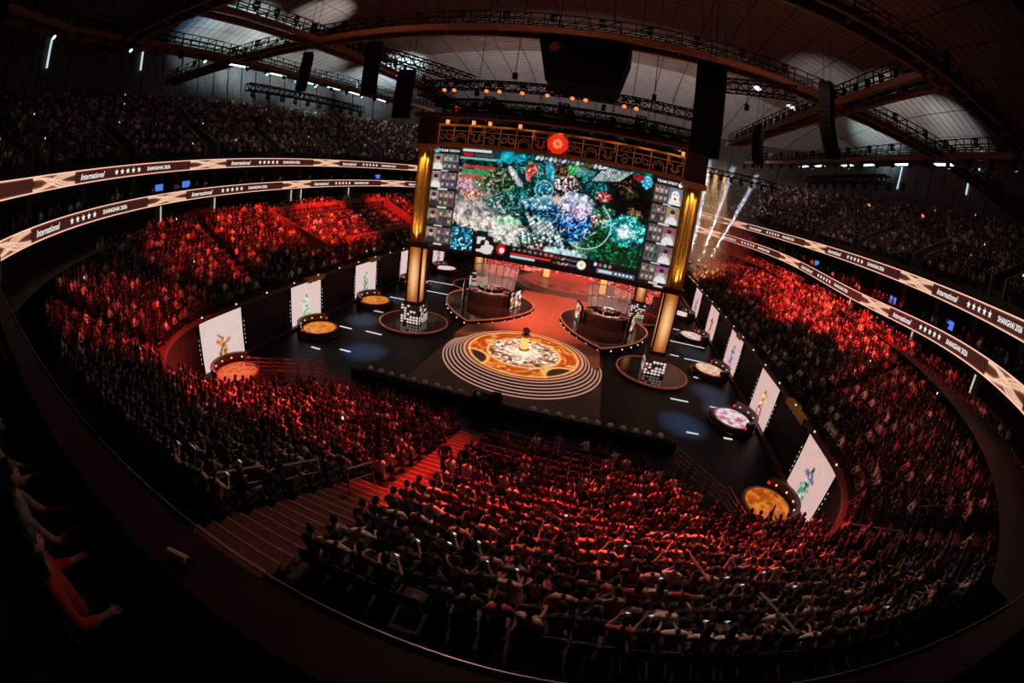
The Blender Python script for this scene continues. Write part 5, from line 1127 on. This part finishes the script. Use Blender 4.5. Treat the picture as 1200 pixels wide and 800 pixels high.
# ================================================================== PLATFORM IN THE LEFT BOWL, STAIR PARAPETS, ROOF RIG
def zl(x): return 4.0 + .5 * (abs(x) - 20)
t = thing('media_platform', 'sunken seating platform with low red-lit walls in the left bowl', 'platform')
for nm, p, q in (('side_wall', (-29.4, -5.6), (-22.4, -3.4)), ('side_wall', (-29.4, 20.2), (-22.6, 20.2)), ('back_wall', (-29.5, -5.6), (-29.5, 20.2)), ('front_wall', (-22.7, .2), (-22.7, 20.2))):
    b = MB(); n = 6
    for i in range(n):
        a = [p[0] + (q[0] - p[0]) * i / n, p[1] + (q[1] - p[1]) * i / n]; c = [p[0] + (q[0] - p[0]) * (i + 1) / n, p[1] + (q[1] - p[1]) * (i + 1) / n]
        za, zc = zl(a[0]) + 1.0, zl(c[0]) + 1.0; d = Vector((c[0] - a[0], c[1] - a[1])).normalized(); nx, ny = -d.y * .12, d.x * .12; k = len(b.v)
        for (x, y), z in ((a, za), (c, zc)): b.v += [(x - nx, y - ny, z - 2.4), (x + nx, y + ny, z - 2.4), (x + nx, y + ny, z), (x - nx, y - ny, z)]
        b.f += [(k + 3, k + 2, k + 6, k + 7), (k, k + 4, k + 5, k + 1), (k + 1, k + 5, k + 6, k + 2), (k, k + 3, k + 7, k + 4)]
    b.build(nm, mat('platform_wall', (.30, .11, .085), .7, 0, .12, 4), t)
def parapets(P, Q, gap, h, label, th=.22):       # a pair of sloping walls beside a stairwell, from P (low end) to Q (high end), given with z
    t = thing('stairwell_parapet', label, 'parapet'); P, Q = Vector(P), Vector(Q); d = Vector((Q.x - P.x, Q.y - P.y, 0)).normalized(); nn = Vector((-d.y, d.x, 0))
    for s in (-1, 1):
        b = MB(); k = 0
        for e in (P, Q):
            for a in (-th / 2, th / 2):
                for z in (-.6, h): w = e + nn * (s * gap / 2 + a); b.v.append((w.x, w.y, w.z + z))
        b.f = [(1, 3, 7, 5), (0, 1, 5, 4), (2, 6, 7, 3), (0, 2, 3, 1), (4, 5, 7, 6), (0, 4, 6, 2)]; b.build('wall', M_concl, t)
    return t
parapets((-25.4, -28.6, 6.2), (-27.6, -31.6, 8.2), 1.6, 1.0, 'pair of pale sloping stairwell walls in the near left bowl')
nL = nR = 0
for i in range(I0 + 30, I1 - 20, 52):
    x, y = RIB[i] + NIN[i] * -1.2; x2, y2 = RIB[i] + NIN[i] * -6.2
    if abs(x) < 16 and y > 10: continue
    if x < 0: nL += 1
    else: nR += 1
    parapets((x, y, 16.2), (x2, y2, 19.3), 2.0, .95, 'pair of stairwell walls in the upper tier, %s on the %s side' % (ordinal(nL if x < 0 else nR), 'left' if x < 0 else 'right'))
# concourse door lights (thin lit posts below the lower ribbon)
for k, (u, v0, v1, X) in enumerate(((143, 250, 258, -33.5), (241, 240, 250, -34.5), (352, 224, 232, -35), (367, 224, 233, -35), (427, 218, 226, -34))):
    y = {0: -15.5, 1: -7.5, 2: 6.5, 3: 8.6, 4: 19}[k]; i = int(np.argmin((RIB[:, 0] + 32) ** 2 + (RIB[:, 1] - y) ** 2)); x, yy = RIB[i] + NIN[i] * -2.9
    tag(MB().box((x, yy, 10.3), (.12, .12, 1.6)).build('door_light', emis('door_light_glow', (.85, .75, .45), .7)), 'thin lit strip beside a concourse door on the left, %s from the camera' % ordinal(k + 1), 'light')
for k, y in enumerate((-20, -9, 4)):
    i = int(np.argmin((RIB[:, 0] - 31) ** 2 + (RIB[:, 1] - y) ** 2 + 1000 * (RIB[:, 0] < 0))); x, yy = RIB[i] + NIN[i] * -2.9
    tag(MB().box((x, yy, 9.9), (.12, .12, 1.6)).build('door_light', emis('door_light_glow', (.85, .75, .45), .7)), 'thin lit strip beside a concourse door on the right, %s from the camera' % ordinal(k + 1), 'light')
# small screens in the suites
for k, (s, y) in enumerate(((-1, -17), (-1, -13), (-1, 24), (1, -16), (1, -6), (1, 12))):
    i = int(np.argmin((RIB[:, 0] - s * 32) ** 2 + (RIB[:, 1] - y) ** 2 + 1000 * (RIB[:, 0] * s < 0))); x, yy = RIB[i] + NIN[i] * -1.6; h = math.atan2(NIN[i][1], NIN[i][0]); t = thing('suite_screen', 'small blue screen in the suites between the ribbon boards, %s on the %s' % (ordinal(1 + k % 3), SIDE[s]), 'screen', (x, yy, z_low(x, yy) + 1.1), h)
    MB().box((0, 0, 0), (.08, 1.25, .75)).build('case', M_dark, t); MB().box((.05, 0, 0), (.02, 1.15, .65)).build('display', emis('suite_blue', (.08, .22, .9), .9), t)

# ---- gantries and trusses
def interp(pts, n):
    P = np.array(pts, float); L = np.concatenate([[0], np.cumsum(np.linalg.norm(np.diff(P, axis=0), axis=1))]); s = np.linspace(0, L[-1], n); return np.stack([np.interp(s, L, P[:, j]) for j in range(3)], 1), L[-1]
def frames(C_):
    T = np.gradient(C_, axis=0); T /= np.linalg.norm(T, axis=1)[:, None]; S = np.cross(T, [0, 0, 1]); S /= np.linalg.norm(S, axis=1)[:, None]; return S
def gantry(pts, label, w=1.5, rail=True):
    n0 = max(2, int(sum(math.dist(a, b_) for a, b_ in zip(pts, pts[1:])) / 2.2)); C_, L = interp(pts, n0 + 1); S = frames(C_); t = thing('gantry', label, 'gantry')
    for s in (-1, 1):
        b = MB()
        for i in range(n0): b.beam(C_[i] + S[i] * s * w / 2, C_[i + 1] + S[i + 1] * s * w / 2, .34, .5)
        b.build('girder', M_brown, t)
    for i in range(0, n0 + 1, 2): MB().beam(C_[i] - S[i] * w / 2, C_[i] + S[i] * w / 2, .16, .16).build('crossbar', M_brown, t)
    b = MB()
    for i in range(n0): b.beam(C_[i] + (0, 0, .3), C_[i + 1] + (0, 0, .3), w * .8, .05)
    b.build('catwalk', M_dark, t)
    if rail:
        for s in (-1, 1):
            b = MB(); up = np.array([0, 0, 1.5])
            for i in range(n0):
                a, c = C_[i] + S[i] * s * w / 2, C_[i + 1] + S[i + 1] * s * w / 2
                for z in (.55, 1.0, 1.5): b.beam(a + (0, 0, z), c + (0, 0, z), .07)
                b.beam(a, a + up, .08); b.beam((a + c) / 2, (a + c) / 2 + up, .06); b.beam(a + (0, 0, .3), c + up, .06)
            b.build('lattice', M_dark, t)
    return C_, S
def truss(p, q, label, w=.75, name='truss'):
    p, q = np.array(p, float), np.array(q, float); L = np.linalg.norm(q - p); n = max(2, int(L / .9)); d = (q - p) / L; s = np.cross(d, [0, 0, 1.]); s /= np.linalg.norm(s); u = np.array([0, 0, 1.]); t = thing(name, label, 'truss'); cs_ = [(a * w / 2, c * w / 2) for a, c in ((-1, -1), (1, -1), (1, 1), (-1, 1))]
    for a, c in cs_: MB().beam(p + s * a + u * c, q + s * a + u * c, .10).build('chord', M_dark, t)
    b = MB()
    for i in range(n):
        A, Bq = p + d * L * i / n, p + d * L * (i + 1) / n
        for (a, c), (a2, c2) in zip(cs_, cs_[1:] + cs_[:1]): b.beam(A + s * a + u * c, A + s * a2 + u * c2, .06); b.beam(A + s * a + u * c, Bq + s * a2 + u * c2, .06)
    b.build('lattice', M_dark, t)
def wob(pts): return pts
G1 = gantry([(-45, -12, 26), (-22, -9.8, 26), (0, -8.2, 26), (22, -8.6, 26), (46, -12.4, 26)], 'long brown roof gantry crossing the hall above and in front of the screen')
G2 = gantry([(-21.6, -23, 26), (-21.6, 8, 26), (-21, 22, 26)], 'brown roof gantry running lengthwise on the left')
G3 = gantry([(22, -22, 26), (21.8, -5, 26), (21.2, 24, 26)], 'brown roof gantry running lengthwise on the right')
G4 = gantry([(-34, -26.5, 26), (-20, -23.6, 26), (0, -21.6, 26), (14, -21.8, 26), (38, -22.2, 26)], 'brown roof gantry nearest the camera, crossing above the near stand')
G5 = gantry([(-24, -40, 26), (-28.5, -33.5, 26), (-31.3, -24, 26), (-32.4, -10, 26), (-33.2, 3, 26), (-31.5, 19, 26), (-29, 32, 26)], 'curved brown ring gantry over the left upper tier')
G6 = gantry([(30, -33, 26), (33, -21, 26), (33.3, -8, 26), (32.8, 5, 26), (31.2, 22, 26), (28, 36, 26)], 'curved brown ring gantry over the right upper tier')
for k, (p, q) in enumerate([((-12.4, -5, 22), (12.4, -5, 22)), ((-12.4, -1.5, 21), (12.4, -1.5, 21)), ((-12.4, 3, 21), (12.4, 3, 21)), ((-12.4, 7.5, 21.4), (12.4, 7.5, 21.4)), ((-12.4, 12, 22), (12.4, 12, 22)), ((-11, -12, 21.6), (11, -12, 21.6))][:5]): truss(p, q, 'black crosswise lighting truss above the stage, %s row from the camera' % ordinal(k + 1))
for k, x in enumerate((-12.4, -6.2, 0, 6.2, 12.4)): truss((x, -5, 20.6 if abs(x) < 12 else 21.5), (x, 12.5, 20.6 if abs(x) < 12 else 21.5), 'black lengthwise lighting truss above the stage, %s from the left' % ordinal(k + 1))
truss((-16.2, -9.5, 24.6), (-9.0, -1.5, 23.2), 'black diagonal truss beside the left loudspeaker arrays', .9); truss((12, -8, 24.4), (17, -10.6, 24.8), 'black short truss beside the right double loudspeaker array', .9)
truss((-27, 24, 21.5), (-14.5, 31, 21.5), 'black truss hung before the far left upper tier'); truss((15.5, 27, 21.5), (28, 20, 21.5), 'black truss hung before the far right upper tier')
truss((-31.5, -9, 23.2), (-31.5, 14, 23.2), 'black truss hung under the left ring gantry'); truss((31.0, -4, 23.2), (30.6, 15, 23.2), 'black truss hung under the right ring gantry')
for k, x in enumerate((-9.3, -3.1, 3.1, 9.3)): truss((x, -4.2, 19.9), (x, 12.5, 20.2), 'black lengthwise truss of the lower rig layer above the stage, %s from the left' % ordinal(k + 1), .6)
for k, (y, z) in enumerate(((.8, 19.6), (5.2, 19.8), (9.8, 20.0))): truss((-12.4, y, z), (12.4, y, z), 'black crosswise truss of the lower rig layer above the stage, %s from the camera' % ordinal(k + 1), .6)
for k, x in enumerate((-8.2, -2.4, 3.9, 7.4)):
    t = thing('drop_frame', 'narrow black drop frame hanging under the stage trusses, %s from the left' % ordinal(k + 1), 'frame', (x, -2.6, 20.9)); MB().box((0, 0, -1.2), (.5, .3, 2.4)).build('body', M_dark, t); MB().tube((0, 0, 0), (0, 0, 1.2), .03, 4).build('line', M_dark, t)
# moving-head lights
def fixture(lens, name_label, group):
    t = thing('stage_light', name_label, 'light', (0, 0, 0), 0, group); MB().box((0, 0, 0), (.42, .34, .2)).build('base', M_dark, t)
    b = MB()
    for s in (-1, 1): b.box((s * .24, 0, -.3), (.05, .14, .5))
    b.box((0, 0, -.12), (.5, .12, .06)); b.build('yoke', M_dark, t); b = MB(); b.tube((0, .12, -.32), (0, -.16, -.62), .17, 8, .21); hd = b.build('head', M_dark, t); MB().tube((0, -.16, -.62), (0, -.17, -.63), .19, 8).build('lens', lens, hd); return t
M_lensoff = mat('lens_off', (.05, .05, .06), .15, 0, .1, 5); M_lensor = emis('lens_orange', (1, .20, .035), 1.5); M_lenscool = emis('lens_cool', (.7, .9, 1.0), 1.6)
fo = fixture(M_lensoff, '', None); used = {}
def hang(p, rz, label, group, kind='off'):
    if kind not in used:
        if kind == 'off': o = fo
        else: o = fixture({'or': M_lensor, 'cool': M_lenscool}[kind], '', None)
        used[kind] = o
    else: o = dup(used[kind])
    o.location = p; o.rotation_euler = (0, 0, rz); o['label'] = label; o['group'] = group; return o
OR = [(-10.15, 22), (-9.25, 22), (-6.4, 22), (-5.3, 22), (-3.4, 22), (-1.35, 22), (.65, 22), (1.7, 22), (4.75, 22), (5.7, 22)]
for k, (x, z) in enumerate(OR): hang((x, -5.1, 22.55 - 1.1 + .62), 0, 'stage light glowing orange on the truss above the frieze, %s from the left' % ordinal(k + 1), 'orange stage lights', 'or')
for k, x in enumerate(np.arange(-11.5, 12, 1.5)):
    for j, (y, z) in enumerate(((-1.5, 20.5), (3, 20.5), (7.5, 20.9))): hang((x + .3 * j, y, z), .3 * j, 'unlit light of the stage truss grid, %s from the left in row %s' % (ordinal(k + 1), ('one', 'two', 'three')[j]), 'unlit lights of the stage grid')
def along(G, n, dz, side, label, group, kinds=('off',)):
    C_, S = G; idx = np.linspace(0, len(C_) - 1, n)
    for q, f in enumerate(idx):
        i = int(f); fr_ = f - i; j = min(i + 1, len(C_) - 1); p = C_[i] * (1 - fr_) + C_[j] * fr_ + S[i] * side; kd = kinds[q % len(kinds)]
        hang((p[0], p[1], p[2] + dz), math.atan2(S[i][1], S[i][0]) + PI / 2, label + ', ' + ordinal(q + 1) + ' along it', group, kd)
along(G1, 26, 2.15, -.9, 'moving light on the long cross gantry', 'lights on the long gantry'); along(G3, 24, 2.1, .8, 'moving light on the right lengthwise gantry', 'lights on the right gantry'); along(G2, 18, 2.1, -.8, 'moving light on the left lengthwise gantry', 'lights on the left gantry')
along(G5, 24, -.4, .9, 'moving-head light hanging under the left ring gantry', 'lights of the left ring', ('off', 'off', 'cool')); along(G6, 24, -.4, -.9, 'moving-head light hanging under the right ring gantry', 'lights of the right ring', ('off', 'cool', 'off')); along(G6, 16, 2.1, .6, 'moving-head light standing on the right ring gantry', 'lights on the right ring')
for x0, y0, x1, y1, lab in ((-27, 24, -14.5, 31, 'far left'), (15.5, 27, 28, 20, 'far right')):
    for nf, f in enumerate(np.linspace(.05, .95, 9)): hang((x0 + (x1 - x0) * f, y0 + (y1 - y0) * f, 21.0), .4, 'unlit light before the %s upper tier, %s from the left' % (lab, ordinal(nf + 1)), 'lights of the %s truss' % lab)
for ny, y in enumerate(np.arange(-8, 14.5, 2.4)): hang((-31.5, y, 22.7), 1.2, 'unlit light on the truss under the left ring gantry, %s from the camera' % ordinal(ny + 1), 'lights under the left ring'); hang((30.8, y + 1, 22.7), -1.2, 'unlit light on the truss under the right ring gantry, %s from the camera' % ordinal(ny + 1), 'lights under the right ring')
for k, (x, y, z) in enumerate(((34.5, 4, 22), (36, -5, 22))):
    hang((x, y, z), -1.2, 'light glowing red before the right upper tier, %s of two' % ('farther' if k == 0 else 'nearer'), None, 'or')
# cool light bars under the ring gantries
for s, G in ((-1, G5), (1, G6)):
    for k, y in enumerate((-10, -4, 2, 8, 13, 18)):
        C_, S = G; i = int(np.argmin(abs(C_[:, 1] - y))); p = C_[i]; t = thing('light_bar', 'cool white light bar under the %s ring gantry, %s from the camera' % (SIDE[s], ordinal(k + 1)), 'light', (p[0] - s * .3, p[1], 25.5)); MB().box((0, 0, .08), (.5, 2.7, .14)).build('housing', M_dark, t); MB().box((0, 0, -.02), (.42, 2.6, .06)).build('tube', emis('bar_cool', (.7, .92, 1.0), 2.2), t)
        spot((p[0] - s * .5, p[1], 25.2), (p[0] - s * 1.5, p[1], 20), (.75, .8, 1.0), 45, 140, 1.0, .4, 'bar_lamp')
# loudspeaker line arrays
def array(p, q, curve, w, n, label, rz):
    t = thing('line_array', label, 'loudspeaker', p, rz); p, q = Vector(p), Vector(q); h = p.z - q.z; ch_ = h / n; y = 0.0; a = 0.0; z = 0.0
    MB().box((0, 0, .18), (w * .9, .5, .16)).build('bumper', M_dark, t)
    for i in range(n):
        a = curve * (i / n) ** 2; b = MB(); hh = ch_ * .94; c_, s_ = math.cos(a), math.sin(a)
        for dz in (0, -hh):
            for x, yy in ((-w / 2, -.35), (w / 2, -.35), (w * .42, .35), (-w * .42, .35)): b.v.append((x, y + yy * c_ - dz * s_, z + dz * c_ + yy * s_))
        b.f = [(0, 1, 2, 3), (7, 6, 5, 4), (0, 4, 5, 1), (1, 5, 6, 2), (2, 6, 7, 3), (3, 7, 4, 0)]; b.build('cabinet', M_dark, t)
        z -= ch_ * math.cos(a); y += ch_ * math.sin(a)
    b = MB()
    for s in (-.3, .3): b.tube((s, 0, .26), (s, 0, 34 - p.z), .02, 4)
    b.build('cable', M_dark, t)
array((-15.3, -9.2, 25.0), (-14.2, -9.2, 20.4), .5, 1.35, 14, 'tall black loudspeaker array, hung from the long gantry on the left', .35)
array((-14.4, -4.5, 23.4), (-14, -4.5, 18.9), .05, 1.7, 13, 'wide straight black loudspeaker array beside the left end of the stage trusses', .3)
array((9.85, -11, 24.4), (10.2, -11, 17.9), .03, 1.05, 18, 'tall black loudspeaker array, left half of the double array before the right column', -.2)
array((10.88, -11, 24.4), (11.3, -11, 17.9), .03, 1.05, 18, 'tall black loudspeaker array, right half of the double array before the right column', -.2)
array((-21.8, -10.4, 24.6), (-20.8, -10, 21.2), .75, 1.0, 12, 'slim curved black loudspeaker array, leftmost under the crossing gantries', 1.0)
array((17.6, 0, 23.8), (17.2, 0, 20.4), .7, 1.0, 12, 'slim curved black loudspeaker array right of the screen, the farther one', -.9)
array((17.8, -14, 25.0), (16.6, -14, 20), 1.0, 1.0, 15, 'slim curved black loudspeaker array right of the screen, the nearer one', -1.1)
# hanging hub box above the stage
t = thing('hanging_hub', 'big black tapering box hanging above the stage trusses', 'rig box', (1.8, -9, 0)); b = MB(); b.v = [(x * w, y * d, z) for w, d, z in ((3.1, 2.6, 24.5), (2.4, 2.0, 21.3)) for x, y in ((-1, -1), (1, -1), (1, 1), (-1, 1))]; b.f = [(0, 1, 2, 3), (7, 6, 5, 4), (0, 4, 5, 1), (1, 5, 6, 2), (2, 6, 7, 3), (3, 7, 4, 0)]; b.build('body', M_dark, t)
b = MB(); b.v = [(-1.95 + .42 * math.cos(a), -2.53, 23.7 + .42 * math.sin(a)) for a in np.linspace(0, 2 * PI, 7)[:6]]; b.f = [tuple(range(6))]; b.build('hexagon_patch', mat('patch_brown', (.75, .38, .30), .7, 0, .1, 5), t)
# slack cables and chain motors
for k, (x, y, z) in enumerate([(-4, -6, 22.4), (-1, -6, 22.4), (3, -2, 21.4), (7, -5, 22.4), (-8, -3, 21.4), (12, -4, 22.4), (15, -4, 24), (-6, -8.5, 26)]):
    t = thing('chain_hoist', 'black chain hoist on a steel line above the stage, %s of the row' % ordinal(k + 1), 'hoist', (x, y, z)); MB().tube((0, 0, .6), (0, 0, roof_z(x, y) - z - .1), .03, 4).build('line', M_dark, t); MB().box((0, 0, .35), (.35, .3, .55)).build('motor', M_dark, t)
# daylight slits in the hall walls
for n, (i, z0, z1) in enumerate(((823, 28, 32.3), (772, 28.7, 31.6), (772, 32.5, 35), (706, 31.5, 35), (162, 31, 34.6), (240, 27.5, 31.3), (586, 31, 34), (636, 30.2, 33.5), (170, 27.7, 30)), 1): slit(i, z0, z1, .3, n)
# haze with the beams of three floor lights, behind the right column
hz = bpy.data.materials.new('haze'); hz.use_nodes = True; nt = hz.node_tree; nt.nodes.remove(nt.nodes['Principled BSDF']); vs = nt.nodes.new('ShaderNodeVolumeScatter'); vs.inputs['Density'].default_value = .035; vs.inputs['Anisotropy'].default_value = .3; nt.links.new(vs.outputs[0], nt.nodes['Material Output'].inputs['Volume'])
tag(MB().box((20.5, 29, 14.5), (14, 12, 18)).build('haze', hz), 'thin stage haze lit by beams behind the right column', 'haze', None, 'stuff')
for k, (a, c) in enumerate((((18.6, 28, 6.8), (18.75, 28, 14.0)), ((20.1, 28, 6.7), (21.5, 28, 14.7)), ((21.3, 28, 6.5), (24.1, 28, 14.4)))):
    t = thing('beam_light', 'floor light throwing a pale beam behind the right column, %s of three' % ordinal(k + 1), 'light', a); MB().lathe([(.25, -.6), (.3, 0), (.24, .02), (0, .02)], 10).build('body', M_dark, t); MB().disc((0, 0, .03), .2, 10).build('lens', M_lenscool, t)
    spot(Vector(a) + Vector((0, 0, .1)), c, (.7, .85, 1.0), 2600000, 2.6, .3, .22, 'beam_lamp')
for x in (18.9, 20.3, 21.8): spot((x, 28, 22.6), (x + .3, 28, 12), (1.0, .55, .22), 30000, 26, .8, .1, 'beam_lamp')
